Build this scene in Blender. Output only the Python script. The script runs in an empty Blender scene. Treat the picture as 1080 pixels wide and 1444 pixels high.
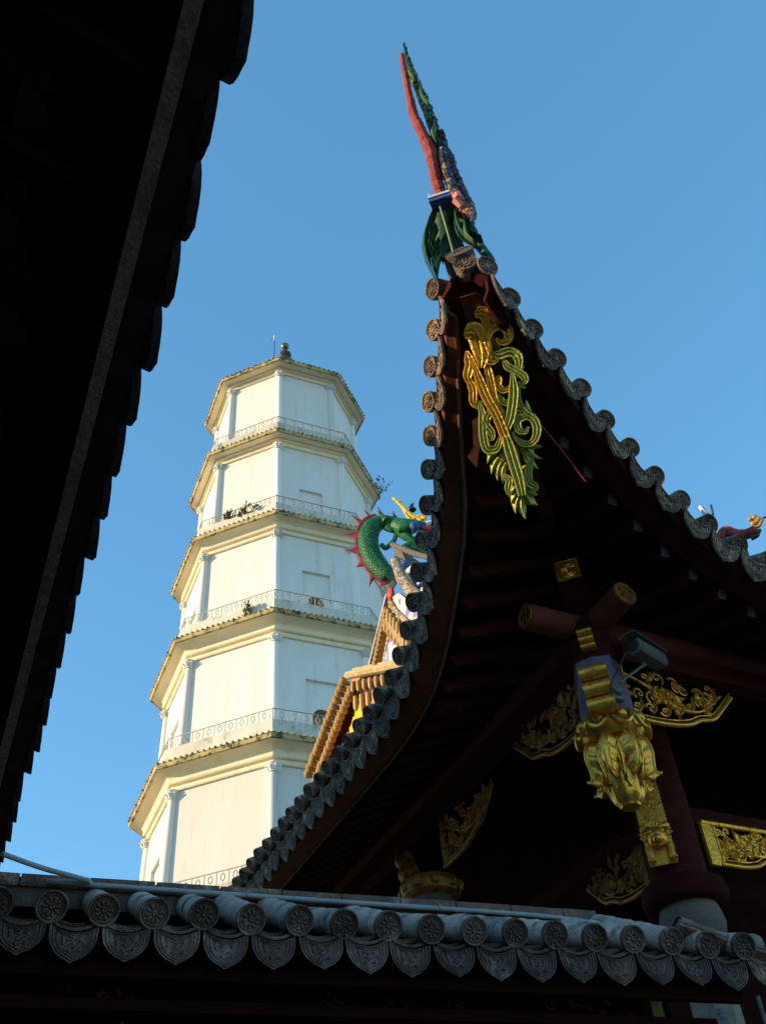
import bpy, math, random
from mathutils import Vector as V, Matrix as M
random.seed(7)
SC = bpy.context.scene
COL = SC.collection
R = math.radians
PI = math.pi

# ------------------------------------------------------------------ camera
F_PX, PW, PH, EYE = 1400.0, 1080.0, 1444.0, 1.6
RIGHT = V((0.90965061, -0.40986299, -0.06743963))
UP = V((-0.23694397, -0.64536379, 0.72619772))
FWD = V((0.34116466, 0.64460678, 0.68417013))
cam_d = bpy.data.cameras.new("camera")
cam = bpy.data.objects.new("camera", cam_d)
COL.objects.link(cam)
cam_d.sensor_fit = 'VERTICAL'
cam_d.sensor_height = 36.0
cam_d.lens = 36.0 * F_PX / PH
cam_d.clip_start = 0.05
cam_d.clip_end = 3000
rm = M((RIGHT, UP, -FWD)).transposed().to_4x4()
cam.matrix_world = M.Translation((0, 0, EYE)) @ rm
SC.camera = cam

# ------------------------------------------------------------------ sky, sun, exposure
SUN_AZ, SUN_EL = R(-77.0), R(14.0)          # azimuth from +Y towards +X
w = bpy.data.worlds.new("World"); SC.world = w
w.use_nodes = True
nt = w.node_tree; nt.nodes.clear()
sky = nt.nodes.new('ShaderNodeTexSky'); sky.sky_type = 'NISHITA'
sky.sun_disc = False
sky.sun_elevation = SUN_EL
sky.sun_rotation = SUN_AZ
sky.altitude = 2500; sky.air_density = 0.9; sky.dust_density = 0.2; sky.ozone_density = 1.0
bg = nt.nodes.new('ShaderNodeBackground'); bg.inputs['Strength'].default_value = 0.15
wo = nt.nodes.new('ShaderNodeOutputWorld')
hs = nt.nodes.new('ShaderNodeHueSaturation'); hs.inputs['Saturation'].default_value = 1.19; hs.inputs['Hue'].default_value = .483
nt.links.new(sky.outputs[0], hs.inputs['Color']); sh = nt.nodes.new('ShaderNodeSeparateColor'); sh.mode = 'HSV'; ch_ = nt.nodes.new('ShaderNodeCombineColor'); ch_.mode = 'HSV'
pw = nt.nodes.new('ShaderNodeMath'); pw.operation = 'POWER'; pw.inputs[1].default_value = .6
ml = nt.nodes.new('ShaderNodeMath'); ml.operation = 'MULTIPLY'; ml.inputs[1].default_value = 1.36
nt.links.new(hs.outputs[0], sh.inputs[0]); nt.links.new(sh.outputs[0], ch_.inputs[0]); nt.links.new(sh.outputs[1], ch_.inputs[1])
nt.links.new(sh.outputs[2], pw.inputs[0]); nt.links.new(pw.outputs[0], ml.inputs[0]); nt.links.new(ml.outputs[0], ch_.inputs[2])
nt.links.new(ch_.outputs[0], bg.inputs[0]); nt.links.new(bg.outputs[0], wo.inputs[0])
sl = bpy.data.lights.new("sun", 'SUN'); sl.energy = 2.5; sl.angle = R(0.5); sl.color = (1.0, 0.74, 0.43)
so = bpy.data.objects.new("sun", sl); COL.objects.link(so)
sd = V((math.sin(SUN_AZ) * math.cos(SUN_EL), math.cos(SUN_AZ) * math.cos(SUN_EL), math.sin(SUN_EL)))
so.rotation_euler = sd.to_track_quat('Z', 'Y').to_euler()
so.location = (0, 0, 40)
SC.view_settings.view_transform = 'Standard'
SC.view_settings.look = 'None'
SC.view_settings.exposure = 1.45
SC.view_settings.gamma = 1.0

# ------------------------------------------------------------------ where things stand
def ray(px, py):
    return RIGHT * ((px - PW / 2) / F_PX) + UP * ((PH / 2 - py) / F_PX) + FWD
EYEP = V((0, 0, EYE))
def at(px, py, p0, n):
    """point of the plane through p0 with normal n"""
    r = ray(px, py); p0 = V(p0); n = V(n)
    return EYEP + r * ((p0 - EYEP).dot(n) / r.dot(n))

# ------------------------------------------------------------------ mesh helpers
class MB:
    def __init__(s): s.v = []; s.f = []; s.m = []
    def add(s, vs, fs, mi=0):
        b = len(s.v); s.v += [V(p) for p in vs]; s.f += [tuple(b + i for i in q) for q in fs]; s.m += [mi] * len(fs)
    def box(s, c, size, ax=None, mi=0):
        c = V(c); ax = ax or (V((1, 0, 0)), V((0, 1, 0)), V((0, 0, 1)))
        h = [V(a) * (d / 2) for a, d in zip(ax, size)]
        vs = [c + h[0] * i + h[1] * j + h[2] * k for k in (-1, 1) for j in (-1, 1) for i in (-1, 1)]
        s.add(vs, [(0, 2, 3, 1), (4, 5, 7, 6), (0, 1, 5, 4), (2, 6, 7, 3), (0, 4, 6, 2), (1, 3, 7, 5)], mi)
    def beam(s, a, b, wd, ht, up=(0, 0, 1), mi=0):
        a = V(a); b = V(b); d = (b - a); L = d.length; d.normalize()
        sd_ = d.cross(V(up)).normalized(); u = sd_.cross(d)
        s.box((a + b) / 2, (L, wd, ht), (d, sd_, u), mi)
    def tube(s, pts, rad, n=8, flat=None, flatv=1.0, cap=True, mi=0):
        """flat: direction along which the section is squashed by flatv"""
        pts = [V(p) for p in pts]; N = len(pts)
        if not hasattr(rad, '__len__'): rad = [rad] * N
        ref = V(flat) if flat is not None else None
        rings = []; prev = None
        for i in range(N):
            t = (pts[min(i + 1, N - 1)] - pts[max(i - 1, 0)])
            if t.length < 1e-9: t = V((0, 0, 1))
            t.normalize()
            if ref is not None:
                a = ref - t * ref.dot(t)
                if a.length < 1e-3: a = t.orthogonal()
                a.normalize()
            else:
                if prev is None: a = t.orthogonal().normalized()
                else:
                    a = prev - t * prev.dot(t); a.normalize()
                prev = a
            b = t.cross(a)
            rings.append([pts[i] + (a * (math.cos(2 * PI * k / n) * flatv) + b * math.sin(2 * PI * k / n)) * rad[i] for k in range(n)])
        vs = [p for r in rings for p in r]
        fs = [(i * n + k, i * n + (k + 1) % n, (i + 1) * n + (k + 1) % n, (i + 1) * n + k) for i in range(N - 1) for k in range(n)]
        if cap: fs += [tuple(range(n))[::-1], tuple((N - 1) * n + k for k in range(n))]
        s.add(vs, fs, mi)
    def lathe(s, prof, o=(0, 0, 0), ax=(0, 0, 1), n=24, mi=0, squash=None):
        o = V(o); ax = V(ax).normalized(); a = ax.orthogonal().normalized(); b = ax.cross(a)
        vs = []
        for r, h in prof:
            for k in range(n):
                t = 2 * PI * k / n
                q = 1.0 if squash is None else squash(k, n, h)
                vs.append(o + ax * h + (a * math.cos(t) + b * math.sin(t)) * (r * q))
        fs = [(i * n + k, i * n + (k + 1) % n, (i + 1) * n + (k + 1) % n, (i + 1) * n + k) for i in range(len(prof) - 1) for k in range(n)]
        s.add(vs, fs, mi)
    def grid(s, rows, close=False, mi=0):
        n = len(rows[0]); vs = [p for r in rows for p in r]
        fs = [(i * n + k, i * n + k + 1, (i + 1) * n + k + 1, (i + 1) * n + k) for i in range(len(rows) - 1) for k in range(n - 1)]
        s.add(vs, fs, mi)
    def shell(s, rows, off, mi=0):
        """closed sheet: rows of points, thickness vector off"""
        off = V(off); nr = len(rows); n = len(rows[0])
        top = [V(p) for r in rows for p in r]; bot = [p + off for p in top]
        b = len(top)
        fs = []
        for i in range(nr - 1):
            for k in range(n - 1):
                q = (i * n + k, i * n + k + 1, (i + 1) * n + k + 1, (i + 1) * n + k)
                fs.append(q); fs.append(tuple(b + j for j in q[::-1]))
        per = [k for k in range(n)] + [i * n + n - 1 for i in range(1, nr)] + [(nr - 1) * n + k for k in range(n - 2, -1, -1)] + [i * n for i in range(nr - 2, 0, -1)]
        for i in range(len(per)):
            a, c = per[i], per[(i + 1) % len(per)]
            fs.append((c, a, b + a, b + c))
        s.add(top + bot, fs, mi)
    def blob(s, c, r, n=10, mi=0, ax=None):
        c = V(c); r = r if hasattr(r, '__len__') else (r, r, r)
        ax = ax or (V((1, 0, 0)), V((0, 1, 0)), V((0, 0, 1)))
        m = n // 2; vs = []
        for i in range(m + 1):
            ph = PI * i / m
            for k in range(n):
                t = 2 * PI * k / n
                vs.append(c + ax[0] * (r[0] * math.sin(ph) * math.cos(t)) + ax[1] * (r[1] * math.sin(ph) * math.sin(t)) + ax[2] * (r[2] * math.cos(ph)))
        s.add(vs, [(i * n + k, (i + 1) * n + k, (i + 1) * n + (k + 1) % n, i * n + (k + 1) % n) for i in range(m) for k in range(n)], mi)
    def plate(s, pts, off, mi=0):
        """polygon (ordered points) extruded by off, with a low centre ridge on the front"""
        pts = [V(p) for p in pts]; off = V(off); n = len(pts)
        c = sum(pts, V()) / n
        vs = pts + [p + off for p in pts] + [c - off * 0.0, c + off]
        fs = [(i, (i + 1) % n, n + (i + 1) % n, n + i) for i in range(n)]
        fs += [((i + 1) % n, i, 2 * n) for i in range(n)] + [(n + i, n + (i + 1) % n, 2 * n + 1) for i in range(n)]
        s.add(vs, fs, mi)
    def mesh(s, name, mats, off=V((0, 0, 0)), smooth=False, ang=40):
        me = bpy.data.meshes.new(name)
        me.from_pydata([tuple(p - off) for p in s.v], [], s.f)
        mats = mats if isinstance(mats, (list, tuple)) else [mats]
        for m_ in mats: me.materials.append(m_)
        for p, i in zip(me.polygons, s.m): p.material_index = i
        me.validate(); 
        import bmesh
        bm = bmesh.new(); bm.from_mesh(me)
        bmesh.ops.recalc_face_normals(bm, faces=bm.faces); bm.to_mesh(me); bm.free()
        if smooth:
            me.shade_smooth() if hasattr(me, 'shade_smooth') else None
            for p in me.polygons: p.use_smooth = True
            if hasattr(me, 'set_sharp_from_angle'): me.set_sharp_from_angle(angle=R(ang))
        me.update()
        return me
    def build(s, name, mats, parent=None, smooth=False, ang=40, loc=None):
        off = worldloc(parent) if parent else V((0, 0, 0))
        own = V((0, 0, 0))
        if parent is None:
            own = V(loc) if loc is not None else (sum(s.v, V()) / max(1, len(s.v)))
            if loc is None: own.z = min(p.z for p in s.v)
        o = bpy.data.objects.new(name, s.mesh(name, mats, off + own, smooth, ang))
        COL.objects.link(o); o.location = own
        if parent: o.parent = parent
        return o
def worldloc(o):
    p = V((0, 0, 0))
    while o: p += o.location; o = o.parent
    return p
def thing(name, label, cat, loc=(0, 0, 0), group=None):
    o = bpy.data.objects.new(name, None); COL.objects.link(o); o.location = loc
    o.empty_display_size = 0.2
    return tag(o, label, cat, group)
def tag(o, label=None, cat=None, group=None, kind=None):
    if label: o['label'] = label
    if cat: o['category'] = cat
    if group: o['group'] = group
    if kind: o['kind'] = kind
    return o
def inst(name, me, parent, mat4):
    o = bpy.data.objects.new(name, me); COL.objects.link(o)
    o.parent = parent
    o.matrix_local = M.Translation(-worldloc(parent)) @ mat4 if parent else mat4
    return o
def frame4(o, x, y, z):
    m = M((x, y, z)).transposed().to_4x4(); m.translation = V(o); return m
def curve(pts, n):
    """Catmull-Rom through pts, n samples"""
    pts = [V(p) for p in pts]; out = []
    P = [pts[0] * 2 - pts[1]] + pts + [pts[-1] * 2 - pts[-2]]
    S = len(pts) - 1
    for i in range(n):
        t = i / (n - 1) * S; k = min(int(t), S - 1); u = t - k
        a, b, c, d = P[k:k + 4]
        out.append(0.5 * ((2 * b) + (c - a) * u + (2 * a - 5 * b + 4 * c - d) * u * u + (3 * b - a - 3 * c + d) * u ** 3))
    return out
def lerp(a, b, t): return a + (b - a) * t

# ------------------------------------------------------------------ materials
def mat(name, c1, c2=None, scale=6.0, rough=0.8, metal=0.0, bump=0.0, bscale=None, c3=None, s3=1.5, t3=(0.55, 0.7), spec=0.3, detail=6, dist=0.01, stretch=None, vary=.18):
    m = bpy.data.materials.new(name); m.use_nodes = True
    n = m.node_tree; p = n.nodes['Principled BSDF']
    p.inputs['Roughness'].default_value = rough; p.inputs['Metallic'].default_value = metal
    if 'Specular IOR Level' in p.inputs: p.inputs['Specular IOR Level'].default_value = spec
    if c2 is None and c3 is None and not bump:
        p.inputs['Base Color'].default_value = (*c1, 1); return m
    tc = n.nodes.new('ShaderNodeTexCoord'); geo = n.nodes.new('ShaderNodeNewGeometry')
    oi = n.nodes.new('ShaderNodeObjectInfo')
    mp = n.nodes.new('ShaderNodeMapping')
    n.links.new(geo.outputs['Position'], mp.inputs['Vector'])
    if stretch: mp.inputs['Scale'].default_value = stretch
    nz = n.nodes.new('ShaderNodeTexNoise'); nz.inputs['Scale'].default_value = scale; nz.inputs['Detail'].default_value = detail
    nz.inputs['Roughness'].default_value = 0.65
    n.links.new(mp.outputs[0], nz.inputs['Vector'])
    rp = n.nodes.new('ShaderNodeValToRGB'); rp.color_ramp.elements[0].position = 0.32; rp.color_ramp.elements[1].position = 0.68
    rp.color_ramp.elements[0].color = (*c1, 1); rp.color_ramp.elements[1].color = (*(c2 or c1), 1)
    n.links.new(nz.outputs['Fac'], rp.inputs[0])
    out = rp.outputs[0]
    if c3 is not None:
        n3 = n.nodes.new('ShaderNodeTexNoise'); n3.inputs['Scale'].default_value = s3; n3.inputs['Detail'].default_value = 8; n3.inputs['Roughness'].default_value = 0.7
        n.links.new(mp.outputs[0], n3.inputs['Vector'])
        r3 = n.nodes.new('ShaderNodeValToRGB'); r3.color_ramp.elements[0].position = t3[0]; r3.color_ramp.elements[1].position = t3[1]
        n.links.new(n3.outputs['Fac'], r3.inputs[0])
        mx = n.nodes.new('ShaderNodeMixRGB'); mx.inputs[2].default_value = (*c3, 1)
        n.links.new(r3.outputs[0], mx.inputs[0]); n.links.new(out, mx.inputs[1]); out = mx.outputs[0]
    # every copy a touch lighter or darker
    hv = n.nodes.new('ShaderNodeHueSaturation'); mr = n.nodes.new('ShaderNodeMapRange')
    mr.inputs[3].default_value = 1 - vary; mr.inputs[4].default_value = 1 + vary
    n.links.new(oi.outputs['Random'], mr.inputs[0]); n.links.new(mr.outputs[0], hv.inputs['Value'])
    n.links.new(out, hv.inputs['Color']); n.links.new(hv.outputs[0], p.inputs['Base Color'])
    if bump:
        nb = n.nodes.new('ShaderNodeTexNoise'); nb.inputs['Scale'].default_value = bscale or scale * 5; nb.inputs['Detail'].default_value = 8
        n.links.new(mp.outputs[0], nb.inputs['Vector'])
        bp = n.nodes.new('ShaderNodeBump'); bp.inputs['Strength'].default_value = bump; bp.inputs['Distance'].default_value = dist
        n.links.new(nb.outputs['Fac'], bp.inputs['Height']); n.links.new(bp.outputs[0], p.inputs['Normal'])
    return m
TILE = mat('roof_tile', (.075, .046, .034), (.16, .102, .075), 11, .75, bump=1.0, bscale=60, vary=.38, c3=(.36, .27, .21), s3=8, t3=(.52, .72))
TILE_PALE = mat('pale_tile', (.38, .275, .21), (.58, .43, .335), 9, .8, vary=.28, bump=.8, bscale=50, c3=(.09, .075, .05), s3=7, t3=(.50, .66))  # paler than the end discs, with dark patches
TILE_OLD = mat('weathered_tile', (.07, .05, .04), (.13, .095, .08), 9, .8, bump=.9, bscale=50, c3=(.16, .15, .12), s3=7, t3=(.52, .7))
TILE_HALL = mat('hall_tile', (.095, .062, .048), (.20, .135, .10), 14, .75, vary=.32, bump=1.0, bscale=80, c3=(.52, .38, .17), s3=12, t3=(.5, .68))  # patches turned golden to put sunlight into the colour of the tip discs
DARKTILE = mat('very_dark_tile', (.02, .014, .016), (.05, .035, .035), 9, .9, bump=.6, bscale=40)  # even tone, far darker than the other tiles
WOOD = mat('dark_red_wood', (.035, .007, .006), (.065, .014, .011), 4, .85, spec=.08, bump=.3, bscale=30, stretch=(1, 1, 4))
WOODB = mat('brown_board', (.07, .022, .009), (.14, .045, .016), 5, .7, bump=.3, bscale=25)
BATTEN = mat('lit_edge_batten', (.10, .06, .05), (.2, .13, .11), 8, .8, bump=.3)  # pale brown paints in the sky-lit lower edge of the fascia
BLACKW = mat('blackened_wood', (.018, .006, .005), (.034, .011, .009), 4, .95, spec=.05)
LOG = mat('red_brown_log', (.12, .03, .022), (.19, .05, .035), 5, .7, bump=.4, bscale=25, spec=.15, stretch=(1, 1, 1))
PALEB = mat('dusty_fascia', (.36, .21, .155), (.52, .33, .26), 30, .9, bump=1.0, bscale=60, spec=.1, c3=(.2, .12, .09), s3=9, t3=(.45, .7))
MORTAR = mat('mortar_strip', (.09, .075, .07), (.19, .16, .15), 12, .9, bump=.8, bscale=40)
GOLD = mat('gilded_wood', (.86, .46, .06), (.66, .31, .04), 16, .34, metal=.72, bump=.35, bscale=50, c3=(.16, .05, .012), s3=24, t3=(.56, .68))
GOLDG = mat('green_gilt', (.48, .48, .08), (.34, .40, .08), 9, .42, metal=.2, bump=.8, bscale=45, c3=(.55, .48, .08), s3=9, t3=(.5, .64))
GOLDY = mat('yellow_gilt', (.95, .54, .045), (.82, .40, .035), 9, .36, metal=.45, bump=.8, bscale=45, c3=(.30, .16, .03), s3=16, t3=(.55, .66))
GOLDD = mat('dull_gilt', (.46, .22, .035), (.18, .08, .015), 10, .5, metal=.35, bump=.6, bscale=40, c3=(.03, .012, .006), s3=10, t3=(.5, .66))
PURPLE = mat('violet_paint', (.095, .072, .125), (.18, .14, .21), 6, .6, bump=.3, bscale=30, c3=(.06, .04, .1), s3=4)
WHITEW = mat('limewashed_wall', (.78, .76, .69), (.73, .70, .62), .9, .85, bump=.15, bscale=9, c3=(.48, .42, .33), s3=3.0, t3=(.56, .85), stretch=(1, 1, .10))
CREAM = mat('cream_moulding', (.80, .72, .50), (.74, .65, .43), 1.2, .85, bump=.2, bscale=9, c3=(.58, .50, .31), s3=2.4, t3=(.56, .8))
EDGE = mat('mossy_eave_edge', (.62, .50, .22), (.42, .34, .16), 2.5, .9, bump=.5, bscale=14, c3=(.09, .075, .04), s3=3.5, t3=(.5, .6))
PARAPET = mat('stained_parapet', (.68, .64, .54), (.52, .48, .38), 1.5, .9, bump=.2, bscale=9, c3=(.2, .17, .11), s3=2.2, t3=(.54, .72), stretch=(1, 1, .4))
RTILE = mat('pagoda_roof_tile', (.10, .085, .05), (.2, .17, .1), 5, .9, bump=.5)
IRON = mat('railing_iron', (.50, .48, .41), (.34, .32, .26), 8, .6)
DKIRON = mat('dark_iron', (.05, .05, .055), (.1, .09, .08), 8, .6, metal=.3)
OCHRE = mat('ochre_glaze', (.48, .30, .085), (.36, .22, .06), 12, .5, bump=.4, bscale=40, c3=(.3, .15, .04), s3=8, t3=(.58, .75))
YELLOWP = mat('yellow_relief', (.78, .52, .03), (.66, .4, .03), 14, .6, bump=1.0, bscale=28, dist=.03)
ORANGEW = mat('orange_plaster', (.62, .25, .09), (.46, .18, .07), 8, .85, bump=.5, c3=(.25, .10, .05), s3=8, t3=(.56, .7))
CREAMP = mat('cream_plaster', (.50, .38, .19), (.36, .26, .13), 14, .85, bump=.6, bscale=40, c3=(.30, .22, .12), s3=14, t3=(.54, .68))
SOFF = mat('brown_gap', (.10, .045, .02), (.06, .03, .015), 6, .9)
GREEN = mat('dragon_green', (.006, .085, .03), (.02, .20, .06), 22, .4, bump=.7, bscale=60, c3=(.004, .03, .02), s3=14, t3=(.52, .66))
LGREEN = mat('leaf_green', (.03, .11, .03), (.09, .18, .04), 10, .5, bump=.4)
DGREEN = mat('deep_green', (.005, .032, .016), (.012, .07, .03), 8, .5, bump=.5, bscale=30)
CRIM = mat('crimson_glaze', (.30, .02, .035), (.16, .012, .025), 22, .5, bump=.5, bscale=60, c3=(.34, .12, .12), s3=20, t3=(.58, .72))
SALMON = mat('salmon_red', (.38, .06, .035), (.24, .03, .028), 9, .7, bump=.8, bscale=30, c3=(.18, .02, .03), s3=6, t3=(.52, .65))
PINK = mat('pink_glaze', (.66, .26, .18), (.5, .18, .13), 9, .6)
BLUEP = mat('cobalt_pattern', (.02, .05, .20), (.05, .12, .34), 20, .4, bump=.4, c3=(.35, .38, .45), s3=22, t3=(.58, .66))
WHITEP = mat('white_porcelain', (.62, .62, .64), (.45, .46, .50), 20, .4, bump=.4, c3=(.10, .14, .32), s3=18, t3=(.58, .66))
REDP = mat('red_glaze', (.62, .05, .03), (.5, .03, .02), 9, .5)
STONE = mat('granite', (.24, .20, .16), (.15, .125, .10), 14, .85, bump=.4, bscale=60)
STONED = mat('grey_granite', (.15, .125, .10), (.09, .08, .065), 25, .85, bump=.4, bscale=60)
PAVE = mat('paving', (.22, .19, .155), (.15, .13, .11), 1.5, .9, bump=.3)
PIPE = mat('grey_conduit', (.30, .32, .33), (.22, .24, .25), 5, .5)
CAMG = mat('camera_grey', (.13, .14, .125), (.10, .11, .10), 9, .5)
CAMD = mat('camera_dark', (.02, .022, .025))
LEAF = mat('plant_leaf', (.15, .18, .04), (.26, .27, .08), 12, .7)
FADEP = mat('faint_red', (.42, .02, .03), (.3, .015, .02), 6, .6)
TAN = mat('tan_reveal', (.60, .46, .27), (.48, .36, .2), 4, .9)

# pattern of mottled flowers for the ridge panels
def floral(name, base, a, b, sc):
    m = mat(name, base); n = m.node_tree; p = n.nodes['Principled BSDF']
    g = n.nodes.new('ShaderNodeNewGeometry'); vo = n.nodes.new('ShaderNodeTexVoronoi'); vo.inputs['Scale'].default_value = sc
    n.links.new(g.outputs['Position'], vo.inputs['Vector'])
    rp = n.nodes.new('ShaderNodeValToRGB'); rp.color_ramp.interpolation = 'CONSTANT'
    e = rp.color_ramp.elements; e[0].color = (*base, 1); e[1].position = .45; e[1].color = (*a, 1)
    x = e.new(.68); x.color = (*b, 1); y = e.new(.85); y.color = (*base, 1)
    sx = n.nodes.new('ShaderNodeSeparateColor'); n.links.new(vo.outputs['Color'], sx.inputs[0]); n.links.new(sx.outputs[0], rp.inputs[0])
    n.links.new(rp.outputs[0], p.inputs['Base Color']); p.inputs['Roughness'].default_value = .6
    return m
FLORAL = floral('flower_panel', (.62, .58, .52), (.22, .20, .52), (.72, .44, .08), 16)
FLORALB = floral('violet_flower_panel', (.55, .55, .66), (.20, .20, .58), (.70, .68, .62), 20)

def mosaic(name, cols, sc=38, joint=(.02, .018, .016), rough=.4):
    m = mat(name, cols[0]); n = m.node_tree; p = n.nodes['Principled BSDF']; p.inputs['Roughness'].default_value = rough
    g = n.nodes.new('ShaderNodeNewGeometry'); vo = n.nodes.new('ShaderNodeTexVoronoi'); vo.inputs['Scale'].default_value = sc
    ve = n.nodes.new('ShaderNodeTexVoronoi'); ve.feature = 'DISTANCE_TO_EDGE'; ve.inputs['Scale'].default_value = sc
    n.links.new(g.outputs['Position'], vo.inputs['Vector']); n.links.new(g.outputs['Position'], ve.inputs['Vector'])
    sx = n.nodes.new('ShaderNodeSeparateColor'); n.links.new(vo.outputs['Color'], sx.inputs[0])
    rp = n.nodes.new('ShaderNodeValToRGB'); rp.color_ramp.interpolation = 'CONSTANT'; e = rp.color_ramp.elements
    e[0].color = (*cols[0], 1); e[1].position = 1 / len(cols); e[1].color = (*cols[1], 1)
    for i, c in enumerate(cols[2:]):
        x = e.new((i + 2) / len(cols)); x.color = (*c, 1)
    n.links.new(sx.outputs[0], rp.inputs[0])
    mr = n.nodes.new('ShaderNodeMapRange'); mr.inputs[1].default_value = .02; mr.inputs[2].default_value = .09
    n.links.new(ve.outputs['Distance'], mr.inputs[0])
    mx = n.nodes.new('ShaderNodeMixRGB'); mx.inputs[1].default_value = (*joint, 1); n.links.new(mr.outputs[0], mx.inputs[0]); n.links.new(rp.outputs[0], mx.inputs[2])
    n.links.new(mx.outputs[0], p.inputs['Base Color'])
    bp = n.nodes.new('ShaderNodeBump'); bp.inputs['Strength'].default_value = .9; bp.inputs['Distance'].default_value = .012
    n.links.new(mr.outputs[0], bp.inputs['Height']); n.links.new(bp.outputs[0], p.inputs['Normal'])
    return m
MOS_RED = mosaic('red_mosaic', [(.42, .07, .04), (.30, .03, .025), (.55, .16, .09), (.20, .015, .02), (.40, .06, .04)], 44)
MOS_GREEN = mosaic('green_mosaic', [(.006, .03, .015), (.01, .06, .025), (.02, .11, .04), (.004, .015, .012), (.28, .24, .04), (.01, .07, .06)], 40)
MOS_BLUE = mosaic('blue_mosaic', [(.02, .04, .16), (.02, .10, .12), (.10, .09, .16), (.30, .24, .10), (.02, .03, .05), (.22, .05, .04)], 26)
MOS_CREAM = mosaic('cream_mosaic', [(.52, .40, .19), (.44, .31, .12), (.34, .36, .38), (.58, .50, .34), (.42, .22, .08), (.50, .38, .17)], 20, joint=(.14, .10, .06))
MOS_PINK = mosaic('pink_mosaic', [(.50, .20, .12), (.40, .10, .07), (.25, .12, .08), (.55, .30, .16)], 30)

# ------------------------------------------------------------------ ground
g = MB(); g.grid([[V((x, y, 0)) for x in (-1500, -30, 60, 1500)] for y in (-1500, -20, 80, 1500)])
tag(g.build('ground', PAVE, loc=(0, 0, 0)), kind='structure')

#TILES
# local frame of every tile: x along the eave, y inward along the slope, z up; the end disc looks along -y
def disc_mesh(r, m, seed=0):
    b = MB()
    b.lathe([(.0005, -.010), (r * .12, -.014), (r * .18, -.008), (r * .2, -.004), (r * .66, -.004), (r * .70, -.010), (r * .76, -.010), (r * .80, -.004), (r * .84, -.006), (r * .86, -.016), (r * .97, -.018), (r, -.012), (r * 1.0, .012), (r * .0005, .012)], (0, 0, 0), (0, 1, 0), 28)
    for k in range(10):
        a = 2 * PI * k / 10
        c = V((math.cos(a), 0, math.sin(a)))
        b.tube([c * r * .2 + V((0, -.005, 0)), c * r * .38 + V((0, -.010, 0)), c * r * .52 + V((0, -.010, 0)), c * r * .63 + V((0, -.004, 0))], [r * .03, r * .085, r * .1, r * .03], 6)
    for k in range(16):
        a = 2 * PI * (k + .5) / 16
        b.blob(V((math.cos(a) * r * .74, -.011, math.sin(a) * r * .74)), r * .035, 6)
    return b.mesh('end_disc', m, smooth=True, ang=50)
def barrel_mesh(r, L, seg, m):
    b = MB(); prof = []
    y = 0.0; n = max(1, round(L / seg)); s_ = L / n
    for i in range(n):
        prof += [(r * .90, y + .002), (r * .965, y + .02), (r * .965, y + .05), (r * .93, y + .06), (r * .91, y + s_ - .012), (r * .88, y + s_ - .004)]
        y += s_
    b.lathe([(r * q / r, h) for q, h in prof], (0, 0, 0), (0, 1, 0), 20)
    return b.mesh('barrel_tile', m, smooth=True, ang=35)
def drip_mesh(wd, ht, m, L=.35, thick=.014, tilt=.25):
    """tongue-shaped drip tile with nested ridges, and the pan tile behind it"""
    b = MB()
    def outline(k):
        pts = []
        N = 9
        for i in range(N + 1):                       # concave top edge
            u = -1 + 2 * i / N; pts.append((u * wd / 2, .0 - (1 - u * u) * ht * .22))
        side = [(1, 0), (1.0, -.18), (.98, -.36), (.90, -.54), (.72, -.72), (.46, -.86), (.2, -.94), (0, -1.02), (-.2, -.94), (-.46, -.86), (-.72, -.72), (-.90, -.54), (-.98, -.36), (-1.0, -.18)]
        pts += [(a * wd / 2, c * ht) for a, c in side[1:]]
        cx_, cz_ = 0, -ht * .5
        return [V((cx_ + (x - cx_) * k, 0, cz_ + (z - cz_) * k)) for x, z in pts]
    ks = [(1.0, 0.0), (1.0, -thick), (.94, -thick), (.915, -thick * .35), (.865, -thick * .35), (.84, -thick * .9), (.78, -thick * .9), (.755, -thick * .35), (.70, -thick * .35), (.68, -thick * .8), (.62, -thick * .8), (.6, -thick * .3), (.46, -thick * .3), (.42, -thick * .9), (.30, -thick * 1.0), (.25, -thick * .4), (.12, -thick * .9), (.001, -thick)]
    rows = []
    for k, d in ks:
        o = outline(k); rows.append([p + V((0, d, 0)) for p in o] + [o[0] + V((0, d, 0))])
    b.grid(rows)
    o = outline(1.0); b.add(o, [tuple(range(len(o)))])
    rg = random.Random(3)
    for i in range(26):                               # small leafy bosses
        a = rg.uniform(0, 2 * PI); q = rg.uniform(.08, .56)
        b.blob(V((math.cos(a) * q * wd * .42, -thick * .7, -ht * .5 + math.sin(a) * q * ht * .42)), (rg.uniform(.006, .012), .005, rg.uniform(.005, .010)), 6)
    for p in b.v: p.y += p.z * tilt                   # the tongue swings outward
    N = 8
    for lay in range(2):
        rows = []
        for y in (-.012 + lay * .06, L):
            rows.append([V((-wd / 2 + wd * i / N, y, -(1 - (2 * i / N - 1) ** 2) * ht * .22 + .008 + lay * .02)) for i in range(N + 1)])
        b.shell(rows, (0, 0, .014))
    return b.mesh('drip_tile', m, smooth=True, ang=45)
def tile_frames(pts, inward, slope):
    """frames for tiles standing on the eave points"""
    out = []
    n = len(pts)
    for i, p in enumerate(pts):
        t = (pts[min(i + 1, n - 1)] - pts[max(i - 1, 0)]).normalized()
        s_ = slope(i) if callable(slope) else slope
        y = (V(inward) + V((0, 0, s_))).normalized()
        x = V(inward).cross(V((0, 0, 1))).normalized()
        z = x.cross(y).normalized()
        out.append((p, x, y, z, t))
    return out

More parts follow.
